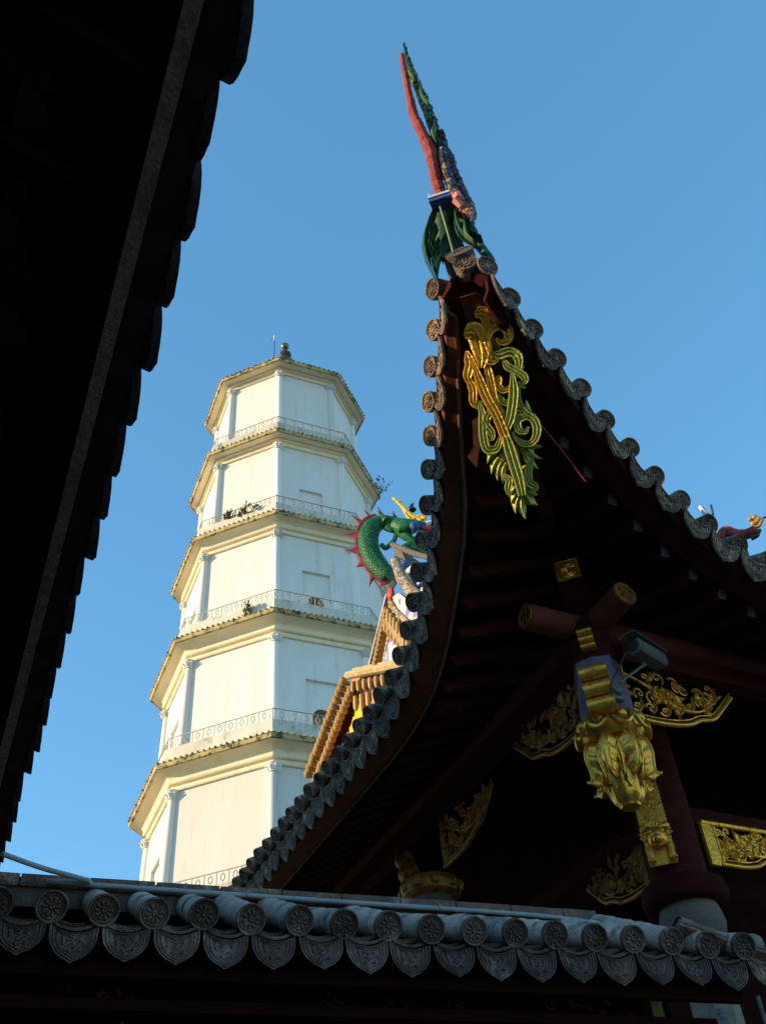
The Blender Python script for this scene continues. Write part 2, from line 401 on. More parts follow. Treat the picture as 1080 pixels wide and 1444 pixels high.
#FRONT
# ================================================================== covered corridor in front
E_ = V((.9944, -.1060, 0)); NB = V((.1060, .9944, 0))
C0 = V((.581, 4.579, 3.43))
def fr(u, v, z): return C0 + E_ * u + NB * v + V((0, 0, z - 3.43))
corr = thing('corridor', 'low grey tiled corridor roof with round patterned tile ends across the foot of the picture', 'roofed corridor', fr(1.6, .7, 0))
SL = .46
PIT = 3.587 / 16
FR_R = .070
bm_ = barrel_mesh(FR_R, .74, .17, TILE_PALE); dm_ = disc_mesh(FR_R, TILE)
dr_ = drip_mesh(PIT * .93, .155, TILE, L=.6, tilt=.45)
x_, y_ = E_, (NB + V((0, 0, SL))).normalized(); z_ = x_.cross(y_).normalized()
yd = (NB + V((0, 0, SL * .55))).normalized(); zd = x_.cross(yd).normalized()
def wob(s=.012): return random.uniform(-s, s)
def tile_at(par, p, x, y, z, bme, dme, j=.02):
    rot = M.Rotation(wob(j), 4, 'Z') @ M.Rotation(wob(j), 4, 'X') @ M.Rotation(random.uniform(0, 6.28), 4, 'Y')
    o = inst('barrel_tile', bme, par, frame4(p, x, y, z) @ rot)
    d = bpy.data.objects.new('end_disc', dme); COL.objects.link(d); d.parent = o
    return o
for k in range(-5, 17):
    u = k * PIT
    tile_at(corr, fr(u + wob(.004), -.03 + wob(.006), 3.432 + wob(.005)), x_, y_, z_, bm_, dm_, .045)
for k in range(-6, 17):
    u = (k + .5) * PIT
    inst('drip_tile', dr_, corr, frame4(fr(u, .0 + wob(.006), 3.376 + wob(.005)), x_, yd, zd) @ M.Rotation(wob(.05), 4, 'Y') @ M.Rotation(wob(.08), 4, 'X'))
UE = 16.6 * PIT
b = MB()                                              # roof deck under the tiles
b.shell([[fr(-2.2, .03, 3.36), fr(UE, .03, 3.36)], [fr(-2.2, .78, 3.36 + .75 * SL), fr(UE - .1, .78, 3.36 + .75 * SL)]], (0, 0, -.05))
b.shell([[fr(-2.2, .78, 3.36 + .75 * SL), fr(UE - .1, .78, 3.36 + .75 * SL)], [fr(-2.2, 1.5, 3.30), fr(UE - .1, 1.5, 3.30)]], (0, 0, -.05))
b.build('roof_deck', BLACKW, corr)
b = MB()                                              # ridge: a mortared band with capping slabs
ur = 3.12
b.beam(fr(-2.2, .70, 3.735), fr(ur, .70, 3.735), .16, .10); b.beam(fr(-2.2, .70, 3.80), fr(ur - .02, .70, 3.80), .14, .08)
b.build('ridge_band', TILE_OLD, corr)
b = MB(); u = -2.2; i = 0
while u < ur - .02:
    L = min(.34, ur - u)
    b.beam(fr(u + .004, .70, 3.815 + wob(.003)), fr(u + L - .004, .70, 3.815 + wob(.003)), .20, .062)
    u += L
b.build('ridge_cap', TILE, corr)
# second, lower ridge at the right end: barrels laid along the eave
bt = barrel_mesh(.075, .48, .5, STONE); dt = disc_mesh(.075, TILE)
for (u, v, z, dsc) in ((3.20, .50, 3.66, 0), (3.64, .50, 3.645, 0), (UE + .02, .46, 3.625, 1)):
    o = inst('ridge_barrel', bt, corr, frame4(fr(u + (.48 if not dsc else 0), v, z), NB, -E_, V((0, 0, 1))) if True else None)
    if dsc:
        d = bpy.data.objects.new('end_disc', dt); COL.objects.link(d); d.parent = o
o = inst('ridge_barrel', barrel_mesh(.07, .4, .4, TILE), corr, frame4(fr(UE + .08, .27, 3.53), NB, (-E_ + V((0, 0, .3))).normalized(), V((.3, 0, 1)).normalized()))
d = bpy.data.objects.new('end_disc', dm_); COL.objects.link(d); d.parent = o
for k in range(1):                                    # drip tile round the corner
    p = fr(UE + .10, .10 + k * PIT, 3.385)
    y2 = (-E_ + V((0, 0, .25))).normalized(); x2 = NB
    inst('drip_tile', dr_, corr, frame4(p, x2, y2, x2.cross(y2).normalized()))
b = MB()
b.beam(fr(-2.2, .16, 3.27), fr(UE - .1, .16, 3.27), .05, .13)
b.build('fascia_board', BLACKW, corr)
b = MB(); b.beam(fr(-2.2, .36, 3.135), fr(UE - .2, .36, 3.135), .16, .05); b.build('eave_beam', BLACKW, corr)
b = MB()
for u in [i * .28 - 2.1 for i in range(21)]:
    b.beam(fr(u, .06, 3.30), fr(u, .74, 3.30 + .68 * SL * .8), .07, .06)
b.build('rafters', BLACKW, corr)
b = MB(); b.beam(fr(-2.2, .62, 2.98), fr(UE - .2, .62, 2.98), .12, .22); b.build('lintel', WOOD, corr)
b = MB(); b.box(fr(1.0, 1.25, 1.4), (7.2, .16, 2.9), (E_, NB, V((0, 0, 1)))); b.build('wall', BLACKW, corr)

def scroll(b, P, c, r0, turns, a0, sgn, rad, nrm, flatv=.7, n=16, grow=.12):
    """spiral stroke; P maps (u, v) to a point"""
    pts = []; rr = []
    for i in range(n):
        t = i / (n - 1); r = r0 * lerp(1, grow, t); a = a0 + sgn * turns * 2 * PI * t
        pts.append(P(c[0] + r * math.cos(a), c[1] + r * math.sin(a))); rr.append(rad * lerp(1, .55, t))
    b.tube(pts, rr, 6, flat=nrm, flatv=flatv)
    b.blob(pts[-1], rad * 1.1, 8)
def leaf(b, P, a, c, wd, nrm, th, bend=.15, n=7):
    """pointed leaf from a to c in the plane, domed"""
    a = V((a[0], a[1])); c = V((c[0], c[1])); d = c - a; L = d.length; d.normalize(); s_ = V((-d.y, d.x)); nrm = V(nrm)
    rows = []
    for i in range(n):
        t = i / (n - 1); w_ = wd * (math.sin(PI * min(1, t * .9 + .1)) ** .8) * (1 - t ** 6) + 1e-4
        q = a + d * (L * t) + s_ * (bend * L * math.sin(PI * t))
        row = []
        for k in (-1, -.5, 0, .5, 1):
            uv = q + s_ * (w_ * k)
            row.append(P(uv.x, uv.y) + nrm * (th * (1 - k * k) + (th * .5 if k == 0 else 0)))
        rows.append(row)
    b.shell(rows, -nrm * th * .8)
def carved_field(b, P, nrm, w_, h_, n, rad, seed):
    """dense foliage relief over a w x h field"""
    rg = random.Random(seed)
    for i in range(n):
        c = (rg.uniform(.08, .92) * w_, rg.uniform(.1, .9) * h_)
        q = min(w_, h_) * rg.uniform(.10, .2)
        if i % 3 == 0: scroll(b, P, c, q, rg.uniform(.8, 1.3), rg.uniform(0, 6.3), rg.choice((-1, 1)), rad, nrm)
        else:
            a = rg.uniform(0, 6.3)
            leaf(b, P, c, (c[0] + q * 1.6 * math.cos(a), c[1] + q * 1.6 * math.sin(a)), q * .35, nrm, rad * .8)
def corr_panel(u0, u1, z0, z1, v, seed, n):
    b = MB(); P = lambda a, c: fr(u0 + a, v, z0 + c)
    carved_field(b, P, -NB, u1 - u0, z1 - z0, n, .006, seed)
    b.box(fr((u0 + u1) / 2, v + .012, (z0 + z1) / 2), (u1 - u0, .02, z1 - z0), (E_, NB, V((0, 0, 1))), mi=1)
    return b.build('carved_frieze', [GOLDD, BLACKW], corr, smooth=True)
corr_panel(2.55, 3.25, 3.14, 3.33, .545, 1, 34)
corr_panel(-.3, .5, 3.14, 3.33, .545, 2, 26)
corr_panel(1.2, 2.3, 3.14, 3.3, .545, 5, 34)
b = MB(); b.box(fr(3.30, .50, 3.09), (.07, .05, .5), (E_, NB, V((0, 0, 1)))); b.build('gilt_post', GOLDG, corr)

#CABLE
# pipe and cable lying on the corridor roof
pp = [at(4, 1204, (0, 4.9, 0), NB), at(60, 1224, (0, 5.1, 0), NB), at(128, 1244, (0, 5.15, 0), NB)]
pp += [fr(-.02, .575, 3.80), fr(.5, .575, 3.795), fr(1.6, .575, 3.79), fr(2.6, .575, 3.785), fr(3.0, .575, 3.77)]
b = MB(); b.tube(curve(pp, 60), .013, 10)
for u in (.05, 1.0, 2.1): b.tube([fr(u, .575 + .016 * math.cos(a), 3.797 + .016 * math.sin(a)) for a in [k * PI / 4 for k in range(9)]], .004, 6)
tag(b.build('pipe', PIPE, smooth=True), 'long thin grey pipe sagging down from the left and lying along the corridor ridge', 'pipe')
b = MB(); b.tube(curve([fr(3.36, .45, 3.60), fr(3.38, .52, 3.74), fr(3.43, .72, 3.83), fr(3.47, 1.0, 3.93), fr(3.60, 1.4, 4.08)], 20), .016, 8)
tag(b.build('cable', MORTAR, smooth=True), 'short bent dark cable rising from the corridor roof to the column foot', 'cable')
b = MB(); b.tube([at(1068, 1405, fr(0, .9, 0), NB), at(1082, 1452, fr(0, .9, 0), NB), fr(4.75, .9, 0)], .012, 8)
tag(b.build('downpipe', MORTAR, smooth=True), 'thin pale upright pipe beside the stone column at the bottom right corner', 'pipe')

#LEFT
# ================================================================== hall on the left, seen from below
LX, LZ = .21, 4.24
EL = V((.038, 1, 0)).normalized(); NL = V((-1, .038, 0)).normalized()
def lf_(d, y, z): return V((LX, 0, 0)) + NL * d + EL * y + V((0, 0, z))   # d metres in from the eave
left = thing('shaded_hall', 'black shaded eave of a hall roof filling the left side, seen from below', 'temple hall', (-3.5, 6, 0))
LP = .252
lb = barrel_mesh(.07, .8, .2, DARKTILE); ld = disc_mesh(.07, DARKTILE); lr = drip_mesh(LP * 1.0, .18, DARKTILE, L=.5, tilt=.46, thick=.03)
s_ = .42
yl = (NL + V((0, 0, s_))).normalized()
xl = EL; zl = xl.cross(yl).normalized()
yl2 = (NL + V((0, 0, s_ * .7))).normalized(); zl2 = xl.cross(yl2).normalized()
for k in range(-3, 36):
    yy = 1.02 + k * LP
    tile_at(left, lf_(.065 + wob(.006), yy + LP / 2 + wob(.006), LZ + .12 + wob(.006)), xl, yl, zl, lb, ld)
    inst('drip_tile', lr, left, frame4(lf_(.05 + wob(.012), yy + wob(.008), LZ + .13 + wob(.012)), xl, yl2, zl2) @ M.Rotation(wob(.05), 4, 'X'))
b = MB(); b.beam(lf_(.135, -3, LZ - .045), lf_(.135, 13, LZ - .045), .045, .065); b.build('fascia_board', PALEB, left)
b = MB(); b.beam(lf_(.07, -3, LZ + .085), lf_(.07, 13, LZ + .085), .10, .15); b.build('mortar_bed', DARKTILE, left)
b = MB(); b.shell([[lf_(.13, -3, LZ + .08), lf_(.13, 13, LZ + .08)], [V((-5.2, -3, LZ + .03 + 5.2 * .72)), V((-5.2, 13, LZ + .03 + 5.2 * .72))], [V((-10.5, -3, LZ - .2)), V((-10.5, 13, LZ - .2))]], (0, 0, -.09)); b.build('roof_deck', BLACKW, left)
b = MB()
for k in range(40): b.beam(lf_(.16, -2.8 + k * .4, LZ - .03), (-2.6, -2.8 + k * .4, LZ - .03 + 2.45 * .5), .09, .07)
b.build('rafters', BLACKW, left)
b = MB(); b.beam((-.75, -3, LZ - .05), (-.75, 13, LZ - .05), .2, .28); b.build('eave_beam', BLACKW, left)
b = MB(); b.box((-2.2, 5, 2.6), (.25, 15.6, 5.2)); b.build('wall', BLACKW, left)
RIDGEZ = 9.0
b = MB(); b.box((-5.2, 9.55, (RIDGEZ + 7.8) / 2), (.4, 7.1, RIDGEZ - 7.8)); b.box((-5.2, 1.5, 7.95), (.4, 9.0, .3)); b.build('main_ridge', TILE, left)  # unseen ridge, raised and stepped so its shadow falls on the hall eave
for yy in (3.4, 7.0, 10.6):
    b = MB(); b.lathe([(.0, 0), (.24, 0), (.24, .25), (.16, .3), (.15, 3.9), (0, 3.9)], (-1.7, yy, 0), n=20); b.build('column', BLACKW, left, smooth=True)

#HALL
# ================================================================== main hall with the flying eave
hall = thing('temple_hall', 'dark wooden temple hall with a steeply upturned roof corner and gilded carvings under the eaves', 'temple hall', (9, 10, 0))
LE = [(2.333, 3.28, 7.38), (2.438, 3.52, 7.27), (2.528, 3.76, 7.18), (2.623, 4.0, 7.09), (2.729, 4.24, 7.015), (2.832, 4.48, 6.92), (2.916, 4.72, 6.79), (2.985, 4.96, 6.655), (3.048, 5.2, 6.54), (3.112, 5.44, 6.435), (3.165, 5.68, 6.345), (3.203, 5.92, 6.265), (3.225, 6.16, 6.215), (3.238, 6.4, 6.18), (3.245, 6.64, 6.16)]
LE = [V(p) for p in LE] + [V((3.248, 6.64 + .24 * k, 6.158)) for k in range(1, 36)]
RE = [(2.51, 2.952, 7.30), (2.77, 3.096, 7.275), (3.03, 3.243, 7.225), (3.29, 3.364, 7.15), (3.55, 3.484, 7.06), (3.81, 3.606, 6.966), (4.07, 3.71, 6.865), (4.33, 3.797, 6.755), (4.59, 3.866, 6.63), (4.85, 3.912, 6.515), (5.11, 3.935, 6.41), (5.37, 3.95, 6.32), (5.63, 3.96, 6.25), (5.89, 3.965, 6.20), (6.15, 3.968, 6.17)]
RE = [V(p) for p in RE] + [V((6.15 + .26 * k, 3.97, 6.16)) for k in range(1, 32)]
TIP = V((2.36, 3.02, 7.46))
HIP = curve([TIP, (2.8, 3.5, 7.22), (3.4, 4.1, 7.08), (4.2, 4.9, 7.16), (5.2, 5.9, 7.55), (6.4, 7.1, 8.15), (7.4, 8.1, 8.75)], 40)
def hip_at(axis, val):
    for a, c in zip(HIP, HIP[1:]):
        if (a[axis] - val) * (c[axis] - val) <= 0 and abs(c[axis] - a[axis]) > 1e-6:
            return a.lerp(c, (val - a[axis]) / (c[axis] - a[axis]))
    return HIP[-1].copy() if val > HIP[-1][axis] else HIP[0].copy()
def roof_rows(E, axis):
    rows = []
    for p in E:
        h = hip_at(axis, p[axis])
        if p[axis] > HIP[-1][axis]: h = V((7.4, p.y, 8.75)) if axis == 1 else V((p.x, 8.1, 8.75))
        rows.append([p.lerp(h, t) - V((0, 0, .05 + .10 * math.sin(PI * t) * 0)) for t in (.02, .3, .6, 1.0)])
    return rows
LEs = [TIP + V((-.0, .02, -.04))] + LE; REs = [TIP + V((.02, 0, -.04))] + RE
b = MB(); b.shell(roof_rows(LEs, 1), (0, 0, -.07)); b.shell(roof_rows(REs, 0), (0, 0, -.07)); b.build('roof_deck', WOOD, hall)
b = MB(); b.tube([p + V((0, 0, .05)) for p in HIP], .11, 10); b.build('hip_ridge', TILE_OLD, hall, smooth=True)
def hall_slope(E, axis):
    def f(i):
        p = E[i]; h = hip_at(axis, p[axis]) if p[axis] < HIP[-1][axis] else V((7.4, p.y, 8.75))
        run = (h.x - p.x) if axis == 1 else (h.y - p.y)
        s = (h.z - p.z) / max(run, .3)
        return max(.28, min(.62, .30 + i * .022))
    return f
HR = .079
hb = barrel_mesh(HR, .5, .2, TILE_HALL); hb_s = barrel_mesh(HR, .22, .2, TILE_HALL); hd = disc_mesh(HR, TILE_HALL); hdr = drip_mesh(.25, .23, TILE_HALL, L=.3, thick=.02); hdr_s = drip_mesh(.25, .23, TILE_HALL, L=.12, thick=.02)
for E, inw, ax in ((LE, V((1, 0, 0)), 1), (RE, V((0, 1, 0)), 0)):
    sl_ = hall_slope(E, ax)
    fs = tile_frames(E, inw, sl_)
    lim = 34 if ax == 1 else 30
    for i, (p, x, y, z, t) in enumerate(fs[:lim]):
        x = -x if False else x
        tile_at(hall, p - inw * (.035 if ax == 1 else .01) + V((wob(.008), wob(.008), wob(.008) + .01)), x, y, z, hb if i > 3 else hb_s, hd, .03)
        if i + 1 < lim:
            q = p.lerp(E[i + 1], .5)
            # the drip tile follows the rise of the eave
            tx = (E[i + 1] - p).normalized()
            if tx.dot(x) < 0: tx = -tx
            yd_ = (inw + V((0, 0, sl_(i) * .75))).normalized(); yd_ = (yd_ - tx * yd_.dot(tx)).normalized()
            zd_ = tx.cross(yd_).normalized()
            if zd_.z < 0: zd_ = -zd_
            inst('drip_tile', hdr if i > 3 else hdr_s, hall, frame4(q - zd_ * .055 - yd_ * (.02 if ax == 1 else .03) + V((0, 0, wob(.006))), tx, yd_, zd_) @ M.Rotation(wob(.06), 4, 'X') @ M.Rotation(wob(.04), 4, 'Y'))
# boards under the eave
def off_curve(E, inw, d, dz):
    out = []
    for i, p in enumerate(E):
        k = min(1.0, .35 + i * .12)
        out.append(p + V(inw) * d * k + V((0, 0, dz)))
    return out
for E, inw, ax in ((LE[:44], V((1, 0, 0)), 1), (RE[:40], V((0, 1, 0)), 0)):
    a = off_curve(E, inw, .05, -.10); c = off_curve(E, inw, .07, -.22); d_ = off_curve(E, inw, .24, -.26)
    b = MB(); b.shell([[p, q, r] for p, q, r in zip(a, c, d_)], V(inw) * .03 + V((0, 0, .02)))
    b.build('fascia_board', WOODB if ax == 1 else WOOD, hall)
    if ax == 1:
        b = MB(); b.tube([p + V((0, 0, -.012)) for p in d_[1:]], .012, 8); b.build('fascia_batten', BATTEN, hall, smooth=True)
# flying rafters with light painted as pale ends on the right, plain on the left
for E, inw, ax, n in ((RE, V((0, 1, 0)), 0, 24), (LE, V((1, 0, 0)), 1, 34)):
    for i in range(4, n):
        p = E[i]; a = p + V(inw) * .32 + V((0, 0, -.23)); c = p + V(inw) * 1.7 + V((0, 0, .38))
        if ax == 0: c = V((c.x, min(c.y, 99), c.z))
        b = MB(); b.beam(a, c, .075, .09); ro = b.build('rafter', WOOD, hall)
        if ax == 0:
            d = (a - c).normalized(); b = MB(); b.beam(a + d * .002, a + d * .012, .07, .085); b.build('lit_rafter_end', MORTAR, ro)

#CARVE
def add_carved_bracket():
    p0 = V((2.66, 3.23, 7.14)); t = V((.40, .54, -.80)).normalized(); u = V((.78, -.62, 0)).normalized(); n = t.cross(u).normalized()
    if n.dot(EYEP - p0) < 0: n = -n
    def Z(zx, zy): return at(560 + zx / 3.357, 330 + zy / 3.357, p0, n)
    b = MB(); S = .0023
    sec = [(-1, -.45), (-1, .05), (-.86, .34), (-.66, .30), (-.45, .02), (-.16, .12), (0, .38), (.16, .12), (.45, .02), (.66, .30), (.86, .34), (1, .05), (1, -.45)]
    def st(pts, w, lift=0.0, tip=.3, n_=26):
        c = curve([Z(*q) for q in pts], n_); N = len(c); rows = []
        for i in range(N):
            t_ = i / (N - 1); d = (c[min(i + 1, N - 1)] - c[max(i - 1, 0)]).normalized(); sd_ = d.cross(n).normalized()
            ww = w * S * .5 * (lerp(tip, 1, min(1, t_ * 5)) * lerp(1, tip, max(0, (t_ - .6) / .4)))
            rows.append([c[i] + n * (lift + .03 + y_ * min(ww, .030) * 1.1) + sd_ * (x_ * ww) for x_, y_ in sec + sec[:1]])
        b.grid(rows)
        for r_ in (rows[0], rows[-1]): b.add(r_[:-1], [tuple(range(len(sec)))])
    by = b; bg2 = MB()
    # long stems
    st([(352, 590), (385, 680), (425, 780), (470, 860), (505, 945), (530, 1030), (560, 1150), (590, 1230)], 30, .02)
    st([(410, 560), (440, 690), (462, 800), (490, 880), (512, 960)], 26, .015)
    b = bg2
    st([(545, 660), (552, 760), (540, 860), (522, 920), (512, 970)], 30, .02)
    st([(515, 960), (545, 1060), (575, 1160), (592, 1240)], 34, .03, .7)
    b = by
    # the horn-like head and top scrolls
    st([(330, 500), (365, 470), (395, 520), (405, 590), (400, 640)], 62, .02)
    st([(318, 492), (350, 480), (372, 500)], 34, .03)
    st([(360, 440), (385, 500), (415, 580), (445, 610), (480, 600)], 34, .02)
    st([(365, 385), (400, 370), (440, 385), (468, 420), (455, 440)], 26, .02)
    st([(370, 395), (410, 400), (425, 450), (415, 520), (425, 580)], 26, .02)
    st([(425, 590), (418, 520), (440, 460), (490, 440), (525, 470), (520, 510), (490, 520), (470, 500)], 32, .02)
    b = bg2
    st([(440, 560), (480, 580), (530, 565), (570, 585), (575, 640), (555, 690)], 30, .015)
    st([(500, 585), (520, 630), (560, 650), (600, 680), (605, 705), (585, 710)], 24, .015)
    b = by
    st([(330, 560), (345, 620), (335, 680), (350, 720)], 30, .01)
    st([(335, 690), (360, 740), (362, 800), (385, 830)], 26, .01)
    st([(370, 645), (392, 690), (420, 740), (440, 720), (438, 670)], 22, .015)
    st([(455, 690), (480, 690), (478, 720), (500, 745), (535, 730), (548, 690)], 22, .012)
    b = bg2
    st([(480, 760), (500, 800), (530, 800), (545, 770)], 20, .012)
    # left and right volutes
    st([(385, 790), (405, 860), (408, 950), (425, 1020), (470, 1020), (488, 970), (495, 940)], 26, .012)
    st([(408, 870), (440, 850), (420, 900), (445, 940), (450, 970), (430, 975)], 24, .015)
    st([(440, 850), (425, 880), (430, 905)], 24, .02)
    st([(605, 735), (575, 715), (562, 760), (575, 820), (610, 860), (645, 880), (662, 930), (645, 985), (600, 1000), (565, 975), (545, 940)], 26, .012)
    st([(555, 850), (590, 845), (620, 860)], 28, .015)
    st([(640, 880), (600, 870), (570, 890), (575, 930), (605, 940), (620, 915)], 24, .015)
    # leaves
    P = lambda a, c: Z(a, c)
    def lf(a, c, w, bend=.12): leaf(b, P, a, c, w, n, .016, bend)
    for a, c in (((560, 970), (690, 1005)), ((570, 990), (690, 1065)), ((600, 1010), (672, 1115)), ((560, 1000), (575, 1085)), ((615, 1000), (650, 1050))): lf(a, c, 20)
    for a, c, w_ in (((390, 640), (352, 610), 14), ((400, 700), (352, 690), 14), ((440, 800), (395, 790), 13), ((470, 870), (432, 800), 12), ((440, 470), (505, 560), 18), ((430, 520), (470, 600), 16), ((520, 600), (580, 560), 14), ((560, 650), (600, 620), 14), ((548, 720), (590, 690), 13), ((500, 880), (470, 800), 12), ((525, 900), (560, 830), 14), ((380, 500), (350, 450), 22), ((560, 1100), (520, 1120), 13), ((575, 1120), (612, 1090), 13), ((540, 1010), (580, 1080), 14), ((520, 1010), (490, 1100), 16), ((610, 790), (640, 850), 12), ((430, 1010), (410, 960), 12)): lf(a, c, w_)
    for a, c in (((495, 1000), (425, 1090)), ((500, 1040), (445, 1140)), ((505, 1060), (475, 1170)), ((515, 1080), (500, 1180)), ((480, 1000), (430, 1050))): lf(a, c, 20)
    st([(505, 1140), (530, 1170), (525, 1210), (535, 1245)], 22, .01)
    st([(640, 1060), (620, 1120), (625, 1180), (655, 1200), (640, 1230)], 24, .01)
    for a, c in (((590, 1200), (530, 1235)), ((590, 1215), (538, 1275)), ((592, 1220), (560, 1325)), ((595, 1225), (608, 1350)), ((598, 1220), (668, 1285)), ((600, 1205), (665, 1235)), ((598, 1200), (655, 1190))): lf(a, c, 24)
    o = by.build('carved_bracket', GOLDY, hall, smooth=True, ang=60); bg2.build('green_foliage', GOLDG, o, smooth=True, ang=60)
    b2 = MB(); b2.tube([Z(640, 860) , Z(760, 1000), Z(890, 1170)], .005, 6); b2.build('red_batten', FADEP, hall)
    b3 = MB()
    for pts in (((352, 880), (392, 855), (388, 1000), (374, 1105), (330, 1050), (360, 1030)),):
        b3.plate([Z(*q) + n * -.05 for q in pts], -n * .02)
    b3.build('hip_plank', WOODB, hall)
add_carved_bracket()
# hip beam behind the carving
b = MB(); hp = [HIP[i] + V((0, 0, -.10)) for i in range(2, 26, 2)]
for a, c in zip(hp, hp[1:]): b.beam(a, c, .13, .12)
b.build('hip_beam', WOODB, hall)

#BEAMS
CX, CY = 4.35, 5.0
def round_end(b, c, d, r):
    d = V(d).normalized(); x = d.orthogonal().normalized(); y = d.cross(x)
    b.tube([V(c) + d * .004 + (x * math.cos(a) + y * math.sin(a)) * r * .85 for a in [k * PI / 10 for k in range(21)]], r * .10, 6)
    for k in range(5):
        a = 2 * PI * k / 5; q = V(c) + (x * math.cos(a) + y * math.sin(a)) * r * .5
        b.tube([q + d * .004 + (x * math.cos(s) + y * math.sin(s)) * r * .28 for s in [j * PI / 6 for j in range(13)]], r * .06, 6)
for nm, a, c in (('eave_purlin', (3.82, CY + .03, 6.20), (12, CY + .03, 6.20)), ('eave_purlin', (CX + .05, 4.52, 6.20), (CX + .05, 14, 6.20))):
    a = V(a); c = V(c); b = MB(); b.tube([a, c], .105, 20); o = b.build(nm, LOG, hall, smooth=True)
    b = MB(); round_end(b, a, a - c, .10); b.build('carved_end', GOLDD, o, smooth=True)
b = MB(); b.beam((4.6, CY, 5.98), (12, CY, 5.98), .14, .16); b.build('tie_beam', WOOD, hall)
b = MB(); b.beam((CX, 5.2, 5.98), (CX, 14, 5.98), .14, .16); b.build('tie_beam', WOOD, hall)
DG = V((-.70, -.714, 0)).normalized(); DS = V((.714, -.70, 0)).normalized(); UZ = V((0, 0, 1))
# lower hip beam with a gilt face
hbm = V((4.06, 4.70, 6.47)); dd = (DG + V((0, 0, .25))).normalized(); uu = DS.cross(dd); uu = uu if uu.z > 0 else -uu
b = MB(); b.box(hbm - dd * .5, (1.0, .19, .24), (dd, DS, uu)); o = b.build('hip_beam_end', WOOD, hall)
b = MB(); P = lambda a, c: hbm + DS * a + uu * c + dd * .01
b.tube([P(*q) for q in ((-.085, -.11), (.085, -.11), (.085, .11), (-.085, .11), (-.085, -.11))], .010, 6)
b.tube([P(.055 * math.cos(k * PI / 8), -.035 + .055 * math.sin(k * PI / 8)) for k in range(17)], .011, 6)
b.tube([P(.025 * math.cos(k * PI / 8), -.035 + .025 * math.sin(k * PI / 8)) for k in range(17)], .009, 6)
b.tube(curve([P(*q) for q in ((-.07, .09), (-.055, .03), (0, .02), (.055, .03), (.07, .09))], 14), .010, 6)
b.tube(curve([P(*q) for q in ((-.03, .095), (-.025, .06), (.025, .06), (.03, .095))], 12), .008, 6)
b.box(hbm + dd * .004, (.012, .15, .19), (dd, DS, uu))
b.build('gilt_plaque', GOLD, o, smooth=True, ang=50)

